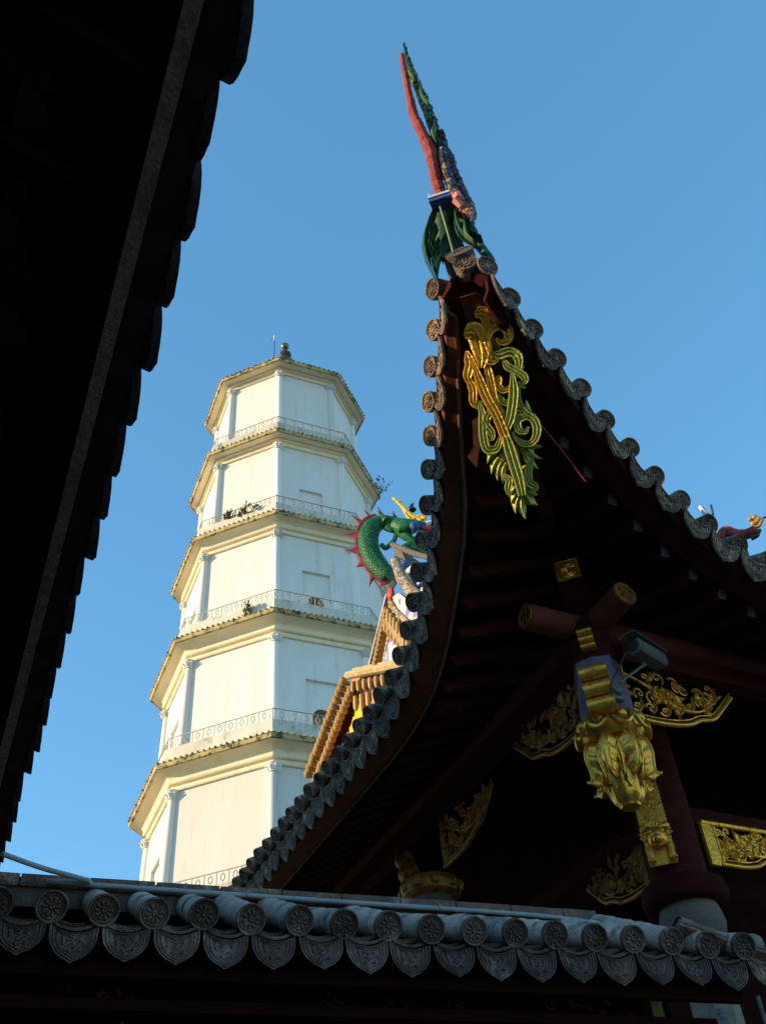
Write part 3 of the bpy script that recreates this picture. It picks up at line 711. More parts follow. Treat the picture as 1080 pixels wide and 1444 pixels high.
#PENDANT
def pendant(cx, cy, zt, zb, sc=1.0):
    """hanging post with lotus collar, drooping leaves and bud"""
    H_ = zt - zb
    def shrink(b, k):
        for p in b.v: p.x = cx + (p.x - cx) * k; p.y = cy + (p.y - cy) * k
    b = MB(); r = .205 * sc
    b.lathe([(0, zb), (r, zb), (r * 1.0, zb + H_ * .3), (r * .84, zt), (0, zt)], (cx, cy, 0), n=8, squash=lambda k, n, h: 1.06 if k % 2 else .98)
    post = b.build('pendant_post', PURPLE, hall, smooth=True, ang=30)
    b = MB()
    b.lathe([(.0, -.02), (.20, -.02), (.245, .02), (.26, .07), (.225, .13), (.20, .135)], (cx, cy, zb - .02), n=24)
    for k in range(9):
        a = 2 * PI * (k + .3) / 9; d = V((math.cos(a), math.sin(a), 0)); s_ = V((-math.sin(a), math.cos(a), 0)); c = V((cx, cy, zb))
        arc = curve([c + d * .235 - s_ * .085 + V((0, 0, .13)), c + d * .275 - s_ * .075 + V((0, 0, .04)), c + d * .285 + V((0, 0, -.01)), c + d * .275 + s_ * .075 + V((0, 0, .04)), c + d * .235 + s_ * .085 + V((0, 0, .13))], 14)
        b.tube(arc, [.018] * 14, 6)
        b.blob(c + d * .25 + V((0, 0, .07)), (.055, .055, .05), 10)
    shrink(b, .92); b.build('lotus_collar', GOLD, post, smooth=True)
    b = MB()
    for k in range(14):                                 # drooping acanthus leaves with lobed edges and curled tips
        long_ = k < 7
        a = 2 * PI * (k % 7 + (.1 if long_ else .6)) / 7; d = V((math.cos(a), math.sin(a), 0)); s_ = V((-math.sin(a), math.cos(a), 0)); c = V((cx, cy, zb - .03))
        prof = [(.15, .02), (.235, .01), (.285, -.05), (.30, -.13), (.285, -.21), (.28, -.27), (.315, -.31), (.345, -.295)] if long_ else [(.14, -.02), (.20, -.04), (.235, -.10), (.235, -.18), (.21, -.25), (.195, -.30), (.215, -.335), (.235, -.325)]
        wd_ = [.05, .075, .088, .076, .056, .042, .030, .010] if long_ else [.05, .068, .074, .058, .042, .030, .020, .008]
        pp_ = curve([V((q[0], q[1], 0)) for q in prof], 29); ww = curve([V((q, 0, 0)) for q in wd_], 29)
        rows = []
        for i, (q, w_) in enumerate(zip(pp_, ww)):
            lob = .62 + .38 * abs(math.sin(i * .62 + .3)); wv = w_.x * lob
            rows.append([c + d * (q.x * .86 - .05 * abs(m_) ** 2 + (.012 if abs(m_) < .1 else (.010 if .4 < abs(m_) < .7 else 0))) + s_ * (wv * m_) + V((0, 0, q.y - .03 * m_ * m_ * (2 - lob))) for m_ in (-1, -.75, -.5, -.25, 0, .25, .5, .75, 1)])
        b.shell(rows, -d * .012)
        b.tube([r_[4] + d * .006 for r_ in rows[2:-2]], [.009] * (len(rows) - 4), 6)
    shrink(b, .88); b.build('drooping_leaves', GOLD, post, smooth=True, ang=38)
    b = MB(); b.lathe([(.0, -.24), (.168, -.22), (.175, -.1), (.15, .0), (0, .0)], (cx, cy, zb - .04), n=24); shrink(b, .88); b.build('leaf_gap_shade', SOFF, post, smooth=True)  # dark core added to put shade into the gaps between leaves
    b = MB(); z0 = zb - .06
    b.lathe([(q.x, q.y) for q in curve([V((a_, c_, 0)) for a_, c_ in ((.12, 0), (.15, -.10), (.155, -.2), (.15, -.32), (.125, -.41), (.085, -.455), (.07, -.47), (.0, -.468))], 30)], (cx, cy, z0), n=48, squash=lambda k, n, h: 1 + .05 * math.cos(k / n * 2 * PI * 8))
    for k in range(8):
        a = 2 * PI * (k + .5) / 8; d = V((math.cos(a), math.sin(a), 0)); s_ = V((-math.sin(a), math.cos(a), 0)); c = V((cx, cy, z0))
        rows = [[c + d * (rr + .012) + s_ * (w_ * m_) + V((0, 0, hh)) for m_ in (-1, 0, 1)] for rr, hh, w_ in ((.15, -.1, .06), (.165, -.2, .065), (.165, -.29, .045), (.15, -.37, .006))]
        b.shell(rows, -d * .015)
    shrink(b, .84); b.build('lotus_bud', GOLD, post, smooth=True, ang=50)
    return post
pendant(CX, CY, 5.82, 5.20)
b = MB(); b.lathe([(0, 5.82), (.172, 5.82), (.15, 6.2), (0, 6.2)], (CX, CY, 0), n=16); b.build('post_shade_top', WOOD, hall, smooth=True)  # dark top section paints the roof's shade onto the violet post
for (z, w_, h_, dpt, nm) in ((5.43, .20, .34, .26, 1), (5.93, .11, .13, .16, 2)):
    c = V((CX, CY, z)) + DG * (.20 + dpt / 2 - .02)
    b = MB(); n = 3
    for i in range(n):
        zc = z + h_ / 2 - h_ * (i + .5) / n; rr = h_ / n / 2
        prof = [(math.cos(t), math.sin(t)) for t in [-PI / 2 + PI * k / 8 for k in range(9)]]
        back = c - DG * (dpt / 2 + i * .03)
        fc = c + DG * (dpt / 2 - .05 - i * .035)
        rows = [[V((fc.x, fc.y, zc)) + DG * (px_ * rr * .9) + UZ * (pz * rr) + DS * s_ for px_, pz in prof] for s_ in (-w_ / 2, -w_ / 4, 0, w_ / 4, w_ / 2)]
        b.grid(rows)
        ctr = V((fc.x, fc.y, zc))
        b.box((ctr + V((back.x, back.y, zc))) / 2, ((ctr - V((back.x, back.y, zc))).length, w_, rr * 1.99), (DG, DS, UZ))
        for s_ in (-w_ / 2, w_ / 2): b.add([p for p in rows[0 if s_ < 0 else -1]], [tuple(range(9))])
    b.build('bracket_arm', GOLD, hall, smooth=True, ang=40)

# carved brackets each side of the pendant
def wing(p0, du, W_, H_, n, seed, m, nm='carved_spandrel', flower=True):
    """openwork bracket: W long, H deep at the post, tapering to the far end"""
    b = MB(); nrm = V(n); p0 = V(p0); du = V(du)
    P = lambda a, c: p0 + du * a + V((0, 0, -c))
    low = [(0, H_), (.3 * W_, H_ * 1.0), (.5 * W_, H_ * .93), (.62 * W_, H_ * .80), (.75 * W_, H_ * .72), (.86 * W_, H_ * .5), (W_, H_ * .18)]
    b.tube(curve([P(*q) for q in low], 30), [.020] * 30, 8)
    b.tube(curve([P(*q) for q in [(a, c - .04) for a, c in low]], 30), [.008] * 30, 6)
    rg = random.Random(seed)
    for k in range(7):
        a = W_ * (.08 + .12 * k); hh = H_ * (.9 if k < 3 else .9 - (k - 2.5) * .13)
        scroll(b, P, (a, hh - .07), .05, 1.2, rg.uniform(2, 4), 1 if k % 2 else -1, .012, nrm)
        leaf(b, P, (a, hh - .02), (a + .05, hh - .17), .022, nrm, .012)
    for k in range(34):
        a = rg.uniform(.04, .8) * W_; c = rg.uniform(.12, .8) * H_ * (1 - .5 * a / W_)
        if k % 2: scroll(b, P, (a, c), rg.uniform(.035, .065), 1.1, rg.uniform(0, 6), rg.choice((-1, 1)), .011, nrm)
        else:
            t_ = rg.uniform(0, 6); leaf(b, P, (a, c), (a + .13 * math.cos(t_), c + .13 * math.sin(t_)), .025, nrm, .012)
    b.tube(curve([P(.02 * W_, .15 * H_), P(.2 * W_, .3 * H_), P(.42 * W_, .62 * H_), P(.65 * W_, .62 * H_), P(.9 * W_, .2 * H_)], 24), .012, 6)
    for q in (0, .03): b.tube([P(q, 0), P(q, H_)], .014, 6)
    if flower:
        c = (.36 * W_, .45 * H_)
        for rr, nn, of in ((.085, 8, 0), (.055, 6, .012), (.025, 5, .024)):
            for k in range(nn):
                t_ = 2 * PI * (k + rr * 9) / nn
                leaf(b, lambda a, c_: P(a, c_) + nrm * of, c, (c[0] + rr * math.cos(t_), c[1] + rr * math.sin(t_)), rr * .34, nrm, .012)
        b.blob(P(*c) + nrm * .03, .02, 8)
    o = b.build(nm, m, hall, smooth=True, ang=60)
    bb = MB(); q = [P(a, c) - nrm * .05 for a, c in low] + [P(W_, 0) - nrm * .05, P(0, 0) - nrm * .05]
    bb.plate(q, -nrm * .02)
    return o
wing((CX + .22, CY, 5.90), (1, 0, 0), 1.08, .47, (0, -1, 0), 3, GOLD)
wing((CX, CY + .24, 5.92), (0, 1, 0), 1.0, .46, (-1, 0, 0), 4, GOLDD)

#COLUMN
KX, KY = 5.45, 5.92
b = MB(); b.lathe([(0, 4.62), (.22, 4.62), (.225, 5.2), (.22, 6.3), (0, 6.3)], (KX, KY, 0), n=32); colm = b.build('column', WOOD, hall, smooth=True)
b = MB(); b.lathe([(0, 4.44), (.28, 4.44), (.32, 4.47), (.335, 4.53), (.32, 4.60), (.25, 4.64), (0, 4.64)], (KX, KY, 0), n=40); b.build('column_collar', WOOD, colm, smooth=True)
b = MB(); b.lathe([(0, 4.20), (.2, 4.20), (.235, 4.24), (.25, 4.30), (.24, 4.37), (.22, 4.445), (0, 4.445)], (KX, KY, 0), n=40); b.build('stone_capital', STONED, colm, smooth=True)
b = MB(); b.lathe([(0, 0), (.28, 0), (.28, .3), (.17, .4), (.17, 4.22), (0, 4.22)], (KX, KY, 0), n=8); sh = b.build('stone_shaft', STONE, colm)
# blue painted mark on the shaft
fd = V((-.68, -.73, 0)).normalized(); fs_ = V((.73, -.68, 0)); pc = at(1013, 1428, V((KX, KY, 0)) + fd * .172, fd)
P = lambda a, c: pc + fs_ * (a * .7 + .01) + UZ * (c * .8 - .02) + fd * .004
b = MB()
for q in (((-.03, .055), (.03, .055), (.01, .02), (-.03, .02), (.03, .02)), ((0, .045), (0, -.03)), ((-.04, -.03), (0, -.005), (.045, -.03)), ((-.045, -.04), (-.045, -.13)), ((.045, -.04), (.045, -.13)), ((-.02, -.08), (.02, -.08))):
    b.tube([P(*s) for s in q], .005, 6)
b.build('painted_mark', PURPLE, sh)
# gilded panel on the column
cd = V((-.66, -.75, 0)).normalized(); cs = V((.75, -.66, 0)).normalized(); pc0 = V((KX, KY, 0)) + cd * .245 - cs * .09
P = lambda a, c: pc0 + cs * a + UZ * (4.72 + c)
b = MB(); b.box(pc0 + UZ * 5.10, (.02, .21, .78), (cd, cs, UZ))
for a in (-.10, .10):
    for k in range(26): b.blob(P(a, .02 + k * .03), .013, 6)
carved_field(b, lambda a, c: P(a - .09, c + .42) + cd * .012, cd, .18, .34, 22, .011, 11)
def lionface(b, P, cd):
    b.blob(P(0, .20) + cd * .03, (.08, .08, .09), 12); b.blob(P(0, .17) + cd * .09, (.04, .04, .035), 10)
    for s in (-1, 1):
        b.blob(P(s * .045, .23) + cd * .08, .022, 8); b.blob(P(s * .09, .29) + cd * .02, (.03, .03, .035), 8)
        b.tube(curve([P(s * .03, .26) + cd * .08, P(s * .07, .275) + cd * .06, P(s * .10, .25) + cd * .03], 8), .012, 6)
        b.tube([P(s * .08, .13) + cd * .03, P(s * .08, .06) + cd * .05, P(s * .08, .01) + cd * .05], [.035, .03, .034], 8)
        for k in range(3): b.blob(P(s * .08 + (k - 1) * .022, .01) + cd * .085, .013, 6)
    b.tube(curve([P(-.05, .13) + cd * .09, P(0, .105) + cd * .11, P(.05, .13) + cd * .09], 10), .010, 6)
    for k in range(12):
        t_ = PI * k / 11; scroll(b, lambda a, c: P(a, c) + cd * .03, (.10 * math.cos(t_), .22 + .09 * math.sin(t_)), .024, 1.0, t_, 1, .009, cd)
lionface(b, P, cd)
b.build('lion_panel', GOLD, colm, smooth=True, ang=60)
b = MB(); b.box((KX + .30, KY - .12, 4.95), (.09, .03, .36)); b.tube([(KX + .26, KY - .13, 5.13), (KX + 1.3, KY - .13, 5.13)], .02, 6); b.build('gilt_strip', GOLDY, hall)
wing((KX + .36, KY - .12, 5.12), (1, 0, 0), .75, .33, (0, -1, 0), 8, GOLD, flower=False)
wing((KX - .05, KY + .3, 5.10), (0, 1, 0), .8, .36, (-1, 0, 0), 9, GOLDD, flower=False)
b = MB(); b.beam((KX, KY, 5.22), (12, KY, 5.22), .12, .14); b.build('tie_beam', WOOD, hall)
b = MB(); b.beam((KX, KY, 5.22), (KX, 16, 5.22), .12, .14); b.build('tie_beam', WOOD, hall)
# dim carvings further in
b = MB(); c = V((4.4, 8.6, 5.8))
P = lambda a, q: c + V((0, a, q))
for (dy, dz, r_) in ((.05, .22, .11), (-.05, .05, .12), (-.12, -.12, .13), (-.2, -.28, .11)):
    b.blob(c + V((0, dy, dz)), (r_ * .8, r_, r_ * .8), 12)
    for k in range(4): scroll(b, P, (dy + .08 * math.cos(k * 1.6), dz + .08 * math.sin(k * 1.6)), .05, 1.1, k, 1, .013, V((-1, 0, 0)))
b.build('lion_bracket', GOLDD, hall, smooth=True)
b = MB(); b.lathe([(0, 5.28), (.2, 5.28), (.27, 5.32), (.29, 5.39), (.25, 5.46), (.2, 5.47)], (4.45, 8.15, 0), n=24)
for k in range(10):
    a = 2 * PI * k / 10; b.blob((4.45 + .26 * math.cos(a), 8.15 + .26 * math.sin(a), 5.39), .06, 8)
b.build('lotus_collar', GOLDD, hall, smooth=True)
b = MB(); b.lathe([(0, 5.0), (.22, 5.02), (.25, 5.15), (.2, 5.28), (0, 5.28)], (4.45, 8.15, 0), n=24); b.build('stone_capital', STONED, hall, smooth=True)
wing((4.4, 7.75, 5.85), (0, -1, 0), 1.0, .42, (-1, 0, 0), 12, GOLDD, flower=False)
# closing walls and lower storey
b = MB(); b.box((12, 7.4, 4.0), (11.6, .2, 8.0)); b.box((6.1, 15.5, 3.8), (.2, 16.0, 7.6)); b.build('wall', BLACKW, hall)

#GABLE
GX = 4.05
GN = V((-1, 0, 0))
def G(px, py, o=0.0): return at(px, py, (GX - o, 0, 0), GN)
# the small gable: cream coping, fringe of ochre tiles, orange wall and yellow relief
b = MB()
b.plate([G(q[0], q[1]) for q in ((497, 956), (566, 942), (600, 950), (575, 1000), (520, 1060), (452, 1112), (440, 1112))], V((.25, 0, 0)))
gab = b.build('gable_wall', ORANGEW, hall)
b = MB()
b.tube([G(490, 953, .14), G(520, 946, .14), G(548, 941, .14), G(575, 936, .14)], .05, 8)
b.tube([G(500, 946, .06), G(548, 936, .06), G(578, 929, .06)], .035, 8)
b.build('gable_coping', CREAMP, gab, smooth=True)
b = MB()
def bead_row(b, a, c, n, dn, L, r, o):
    a = V(a); c = V(c)
    for i in range(n):
        p = a.lerp(c, (i + .5) / n); b.tube([p + V(dn) * -.01, p + V(dn) * (L * .3), p + V(dn) * (L * .75), p + V(dn) * L], [r * .9, r, r, r * .35], 8)
b2_ = MB(); b2_.plate([G(*q, .07) for q in ((492, 962), (575, 942), (590, 968), (497, 990))], V((.03, 0, 0))); b2_.build('fringe_gap_shade', SOFF, gab)  # dark sheet added so the gaps between fringe tiles look shaded
bead_row(b, G(493, 964, .17), G(572, 946, .17), 9, (0, 0, -1), .12, .025, 0)
bead_row(b, G(497, 985, .12), G(572, 962, .12), 8, (0, 0, -1), .17, .031, 0)
b.build('tile_fringe', OCHRE, gab, smooth=True)
b = MB()
a, c = G(492, 966, .16), G(442, 1096, .16); n = 17
for i in range(n):
    p = a.lerp(c, i / (n - 1)) + V((0, wob(.012), wob(.012)))
    b.blob(p + V((-.07, 0, .03)), (.05, .034, .062), 10); b.tube([p + V((-.05, 0, .02)), p + V((.08, 0, .0))], .028, 8)
    b.blob(p + V((.0, -.03, -.10)), (.05, .036, .07), 10)
b.build('verge_tiles', OCHRE, gab, smooth=True)
b = MB(); b.beam(G(499, 985, .05), G(448, 1104, .05), .10, .11); b.build('bargeboard', SOFF, gab)
b = MB(); b.plate([G(*q, .05) for q in ((501, 988), (511, 990), (510, 1030), (497, 1048), (489, 1046), (497, 1015))], V((.05, 0, 0))); b.build('relief_panel', YELLOWP, gab)
b = MB(); b.plate([G(*q, .06) for q in ((521, 1002), (545, 988), (552, 1000), (520, 1012))], V((.04, 0, 0))); b.build('red_trim', REDP, gab)
# the tall stepped ridge end above it
b = MB()
b.plate([G(*q) for q in ((527, 940), (548, 852), (557, 840), (575, 846), (600, 862), (618, 880), (590, 935))], V((.22, 0, 0)))
rdg = b.build('ridge_end', CREAMP, hall)
b = MB(); b.box((GX + .14, 7.4, 6.75), (.2, 1.0, .8)); b.build('ridge_base', CREAMP, rdg)
def strip(name, m, pts, o, off=.05):
    b = MB(); b.plate([G(*q, o) for q in pts], V((off, 0, 0))); return b.build(name, m, rdg)
strip('flower_panel', FLORALB, ((540, 939), (549, 900), (556, 890), (572, 912), (578, 940)), .07)
strip('flower_panel', FLORAL, ((553, 842), (562, 836), (580, 850), (600, 868), (594, 880), (575, 872), (560, 856)), .14)
strip('ridge_side', SOFF, ((522, 940), (529, 938), (547, 850), (549, 830), (543, 850)), .0)
b = MB(); b.tube([G(520, 941, .02), G(545, 838, .02)], .014, 6); b.build('white_verge', WHITEP, rdg)
b = MB(); b.tube([G(557, 790, .15), G(566, 815, .15), G(580, 834, .15), G(600, 850, .15)], [.055, .06, .065, .06], 12)
b.tube([G(550, 848, .12), G(560, 862, .12), G(575, 878, .12), G(592, 888, .12)], [.03, .035, .04, .04], 10); b.build('ridge_roll', MOS_CREAM, rdg, smooth=True)
b = MB()
for (x0, y0, x1, y1, n, L) in ((546, 858, 578, 902, 7, .20), (542, 872, 570, 905, 6, .14)):
    bead_row(b, G(x0, y0, .12), G(x1, y1, .12), n, (0, .25, -.97), L, .034, 0)
n = 12; a, c = G(546, 862, .08), G(531, 936, .08)
for i in range(n): p = a.lerp(c, i / (n - 1)); b.blob(p, (.06, .045, .05), 8)
b.build('tile_fringe', OCHRE, rdg, smooth=True)
b = MB(); b.plate([G(*q, .02) for q in ((555, 772), (564, 772), (574, 796), (568, 812), (557, 800))], V((.12, 0, 0))); b.tube([G(553, 768, .1), G(582, 780, .1), G(610, 788, .1)], .03, 8); b.build('grey_end', STONED, rdg)
b = MB(); b.blob(G(551, 838, .12), (.04, .06, .09), 10); b.build('red_boss', REDP, rdg, smooth=True)
b = MB(); b.plate([G(*q, .05) for q in ((562, 786), (578, 797), (602, 806), (606, 848), (590, 832), (574, 812))], V((.05, 0, 0))); b.build('blue_panel', BLUEP, rdg)
b = MB()
for k in range(2):
    b.tube(curve([G(*q, .10) for q in ((590 - k * 5, 838 - k * 5), (578 - k * 3, 820 - k * 3), (574 - k * 1, 806 + k * 2), (586, 799 + k * 5), (598, 806 + k * 5))], 16), .022, 6)
for q in ((592, 822), (586, 812), (597, 832)): b.blob(G(*q, .1), .035, 8)
b.build('white_scroll', WHITEP, rdg, smooth=True)

#DRAGON
DP = V((4.15, 7.9, 8.9)); DN = (EYEP - DP); DN.z = 0; DN.normalize()
def D(zx, zy, o=0.0): return at(470 + zx / 6.353, 680 + zy / 6.353, DP + DN * o, DN)
drg = thing('dragon_ornament', 'green scaly dragon with crimson spines arching over the ridge end beside the white pagoda', 'dragon ornament', D(500, 860))
body = [(500, 850), (430, 790), (370, 720), (325, 620), (312, 520), (335, 430), (395, 375), (470, 360), (560, 375), (640, 400)]
rads = [78, 80, 82, 84, 84, 80, 70, 60, 52, 46]
bc = curve([D(*q) for q in body], 60); rc = curve([V((r_, 0, 0)) for r_ in rads], 60)
SCL = (D(100, 0) - D(0, 0)).length / 100
b = MB(); b.tube(bc, [r_.x * SCL for r_ in rc], 18)
side = [((bc[min(i + 1, 59)] - bc[max(i - 1, 0)]).normalized()) for i in range(60)]
for i in range(1, 54):
    t = side[i]; a = DN; c = t.cross(a).normalized(); r_ = rc[i].x * SCL
    for k in range(-4, 5):
        ang = (k + (.5 if i % 2 else 0)) * .36
        q = bc[i] + (a * math.cos(ang) + c * math.sin(ang)) * r_ * .96
        nr = (a * math.cos(ang) + c * math.sin(ang)); ct = nr.cross(t).normalized()
        b.blob(q, (r_ * .17, r_ * .17, r_ * .10), 8, ax=(t, ct, nr))
b.build('body', GREEN, drg, smooth=True)
b = MB()
for tip, ba, bb in (((320, 935), (320, 835), (385, 850)), ((418, 945), (425, 855), (490, 880)), ((205, 760), (250, 670), (300, 770)), ((100, 610), (215, 560), (245, 655)), ((90, 466), (215, 430), (215, 520)), ((155, 290), (235, 395), (285, 345)), ((275, 245), (310, 335), (375, 325)), ((395, 215), (420, 290), (455, 310)), ((533, 255), (525, 310), (575, 315))):
    p = [D(*q) for q in (ba, tip, bb)]
    m = (p[0] + p[2]) / 2
    cen = min(bc, key=lambda q: (q - m).length); inn = m.lerp(cen, .35)
    b.tube([inn, m, m.lerp(p[1], .5), p[1]], [(p[0] - p[2]).length * .62, (p[0] - p[2]).length * .48, (p[0] - p[2]).length * .17, .004], 8, flat=DN, flatv=.45)
sp = curve([D(*q) for q in ((470, 905), (400, 860), (330, 800), (265, 700), (225, 600), (218, 500), (240, 400), (300, 330), (380, 300))], 40)
b.tube(sp, .035, 8, flat=DN, flatv=.8)
b.build('spines', CRIM, drg, smooth=True)
b = MB()                                               # head with open jaws
b.tube([D(560, 385, .05), D(630, 410, .08), D(690, 400, .1), D(760, 395, .1), D(830, 400, .1)], [.10, .12, .10, .075, .05], 12)
b.tube([D(600, 450, .05), D(660, 490, .06), D(720, 520, .06), D(760, 490, .06)], [.06, .06, .045, .02], 10)
b.tube(curve([D(560, 470, .03), D(540, 530, .03), D(470, 590, .03), D(430, 560, .03)], 14), [.03] * 14, 8)
for q in (((470, 350), (430, 310), (395, 270)), ((480, 400), (540, 430), (600, 400)), ((640, 600), (760, 650), (890, 680)), ((700, 580), (760, 600), (850, 640)), ((640, 590), (690, 560), (740, 600))):
    b.tube(curve([D(*s, .06) for s in q], 10), [.055 * (1 - i / 14) for i in range(10)], 8)
b.build('head', GREEN, drg, smooth=True)
b = MB()
for q, r_ in ((((530, 135), (600, 200), (690, 290), (790, 345)), .032), (((600, 165), (612, 200), (640, 240)), .02), (((700, 345), (770, 310), (820, 330)), .04), (((620, 240), (660, 300), (700, 350)), .02)):
    b.tube(curve([D(*s, .08) for s in q], 12), [r_ * (.5 + .5 * i / 11) for i in range(12)], 8)
b.build('antlers', YELLOWP, drg, smooth=True)
b = MB(); b.blob(D(730, 395, .2), (.07, .05, .06), 10); b.tube([D(700, 420, .16), D(780, 400, .16)], .05, 8); b.build('eye', BLUEP, drg, smooth=True)
b = MB(); b.tube(curve([D(800, 410, .15), D(840, 425, .15), D(880, 415, .12)], 8), .035, 8); b.build('tongue', REDP, drg, smooth=True)
b = MB(); b.tube(curve([D(820, 390, .1), D(880, 370, .1), D(930, 380, .1)], 8), .045, 8); b.build('snout', WHITEP, drg, smooth=True)
b = MB(); b.tube(curve([D(710, 250, .05), D(700, 215, .05), D(720, 185, .05)], 8), [.05, .04, .03, .03, .02, .02, .01, .006], 8); b.tube([D(660, 690, .0), D(560, 590, .0)], .03, 8); b.tube([D(760, 730, .0), D(600, 620, .0)], .025, 8); b.build('crest', DGREEN, drg, smooth=True)

# the fragment of another ridge figure over the right eave
RP = V((5.38, 4.17, 6.84)); RN = (EYEP - RP); RN.z = 0; RN.normalize()
def Q(zx, zy): return at(960 + zx / 9, 690 + zy / 9, RP, RN)
rf = thing('ridge_figure', 'small orange and yellow ridge figure showing over the right eave at the frame edge', 'roof ornament', Q(700, 700))
b = MB(); b.tube(curve([Q(*q) for q in ((480, 640), (560, 530), (660, 560), (770, 580), (880, 550), (960, 500))], 30), [.034, .047] + [.043] * 26 + [.034, .02], 10)
for i in range(10): b.blob(Q(560 + i * 42, 548 + 14 * math.sin(i * 2)), .024, 8)
b.build('body', SALMON, rf, smooth=True)
b = MB(); b.tube(curve([Q(*q) for q in ((720, 560), (820, 530), (900, 490), (980, 470), (1010, 420), (1030, 370))], 20), .014, 8)
for q in ((880, 380), (930, 360), (960, 410), (920, 440), (985, 380)): b.blob(Q(*q), .02 + abs(wob(.012)), 7)
b.build('mane', OCHRE, rf, smooth=True)
b = MB(); b.tube([Q(330, 330), Q(240, 220)], [.027, .02], 6); b.tube([Q(480, 640), Q(540, 680), Q(500, 590)], .017, 6); b.build('horn', WHITEP, rf, smooth=True)
b = MB(); b.tube([Q(405, 320), Q(375, 200)], [.01, .01], 6); b.tube([Q(1030, 370), Q(1090, 340)], [.008, .008], 6); b.tube([Q(880, 620), Q(960, 590), Q(1000, 510)], [.027, .02, .014], 6); b.build('wire', DGREEN, rf, smooth=True)

b = MB(); b.tube([Q(700, 600), Q(690, 600) + V((.02, .05, -.5))], .05, 8); b.build('pedestal', STONED, rf)

#FINIAL
def fplane(t):                                          # the finial leans outward as it rises
    return V((2.42, 3.10, 0)).lerp(V((1.88, 2.50, 0)), t)
FN = V((-.61, -.79, 0)).normalized()
def T(zx, zy, o=0.0):
    t = max(0, min(1.1, (1120 - zy) / 1045))
    return at(520 + zx / 3.6, 40 + zy / 3.6, fplane(t) + FN * o, FN)
fin = thing('ridge_finial', 'tall thin red and green finial rising from the tip of the upturned roof corner', 'roof finial', T(470, 1140))
fs = (T(100, 600) - T(0, 600)).length / 100
rg = random.Random(21)
def ragged(pts, w0, w1, o, n, amp, m, nm, flatv=1.2, k0=16):
    c = curve([T(*q, o) for q in pts], n); b = MB(); hx = V((.79, -.61, 0))
    c = [p + hx * rg.uniform(-amp, amp) * fs + FN * rg.uniform(-amp, amp) * fs for p in c]
    b.tube(c, [fs * lerp(w0, w1, min(1, i / k0)) * rg.uniform(.92, 1.08) for i in range(n)], 9, flat=FN, flatv=flatv)
    return b.build(nm, m, fin, smooth=True, ang=35)
ragged(((168, 135), (185, 230), (208, 350), (228, 440), (270, 530), (310, 620), (335, 720), (352, 800), (370, 860)), 12, 26, .05, 70, 1.5, SALMON, 'red_band', 1.3, 40)
ragged(((180, 75), (195, 150), (225, 240), (262, 330), (300, 420), (330, 500), (350, 580), (372, 660), (400, 740), (430, 820), (470, 880)), 5, 24, 0, 80, 4.0, MOS_GREEN, 'green_crest', 1.2, 26)
for q, w_ in ((((205, 200), (230, 260)), 8), (((264, 275), (300, 385)), 7), (((334, 490), (345, 590)), 13)):
    b = MB(); leaf(b, lambda a, c: T(a, c, .06), q[0], q[1], w_, FN, .02); b.build('leaf_relief', LGREEN, fin, smooth=True)
ragged(((365, 520), (385, 600), (415, 690), (450, 780), (490, 870), (530, 950)), 10, 24, .0, 60, 6.0, MOS_BLUE, 'scale_edge', 1.0, 20)
ragged(((372, 610), (385, 690), (412, 780), (440, 850)), 16, 22, .05, 26, 2.0, MOS_BLUE, 'blue_strip', 1.0, 4)
b = MB(); P0, P1 = T(316, 893, .08), T(424, 858, .08); b.beam(P0, P1, .12, .022); b.beam(P0 + UZ * .03, P0 + UZ * .031 + (P1 - P0) * .05, .1, .06); b.build('platform', WHITEP, fin)
b = MB(); b.beam(P0 - UZ * .03, P1 - UZ * .03, .10, .035); b.build('platform_rim', BLUEP, fin)
ragged(((430, 835), (455, 880), (485, 915), (520, 950)), 20, 26, .05, 20, 6.0, MOS_PINK, 'pink_figure', 1.0, 3)
b = MB(); b.blob(T(450, 850, .12), (.03, .03, .04), 8); b.tube([T(440, 870, .12), T(470, 905, .12)], [.03, .02], 8); b.tube([T(415, 830, .1), T(440, 865, .12)], .012, 6); b.build('figure_head', PINK, fin, smooth=True)
b = MB(); b.tube(curve([T(*q, -.02) for q in ((380, 900), (390, 1000), (400, 1080), (430, 1150))], 20), [fs * 58 * rg.uniform(.94, 1.06) for i in range(20)], 10, flat=FN, flatv=.7)
b.tube(curve([T(*q, -.02) for q in ((470, 920), (500, 1010), (550, 1090), (625, 1185))], 20), [fs * lerp(42, 16, i / 19) * rg.uniform(.85, 1.15) for i in range(20)], 8)
b.build('leaf_base', DGREEN, fin, smooth=True)
b = MB()
for q, w_ in ((((335, 930), (345, 1285)), 20), (((345, 1010), (326, 1180)), 16), (((372, 1120), (350, 1270)), 18), (((325, 1010), (330, 1100)), 14), (((400, 1060), (375, 1190)), 20), (((360, 1080), (345, 1240)), 16), (((440, 940), (540, 1100)), 20), (((480, 990), (575, 1075)), 14), (((330, 1060), (340, 1160)), 14)):
    leaf(b, lambda a, c: T(a, c, .07), q[0], q[1], w_, FN, .03)
b.build('hanging_leaves', DGREEN, fin, smooth=True)
b = MB(); b.tube(curve([T(*q, .10) for q in ((362, 905), (385, 980), (405, 1050), (430, 1140))], 14), fs * 6, 6)
leaf(b, lambda a, c: T(a, c, .1), (485, 985), (530, 1085), 9, FN, .02); leaf(b, lambda a, c: T(a, c, .1), (365, 1160), (347, 1230), 9, FN, .02)
b.build('bright_vein', LGREEN, fin, smooth=True)
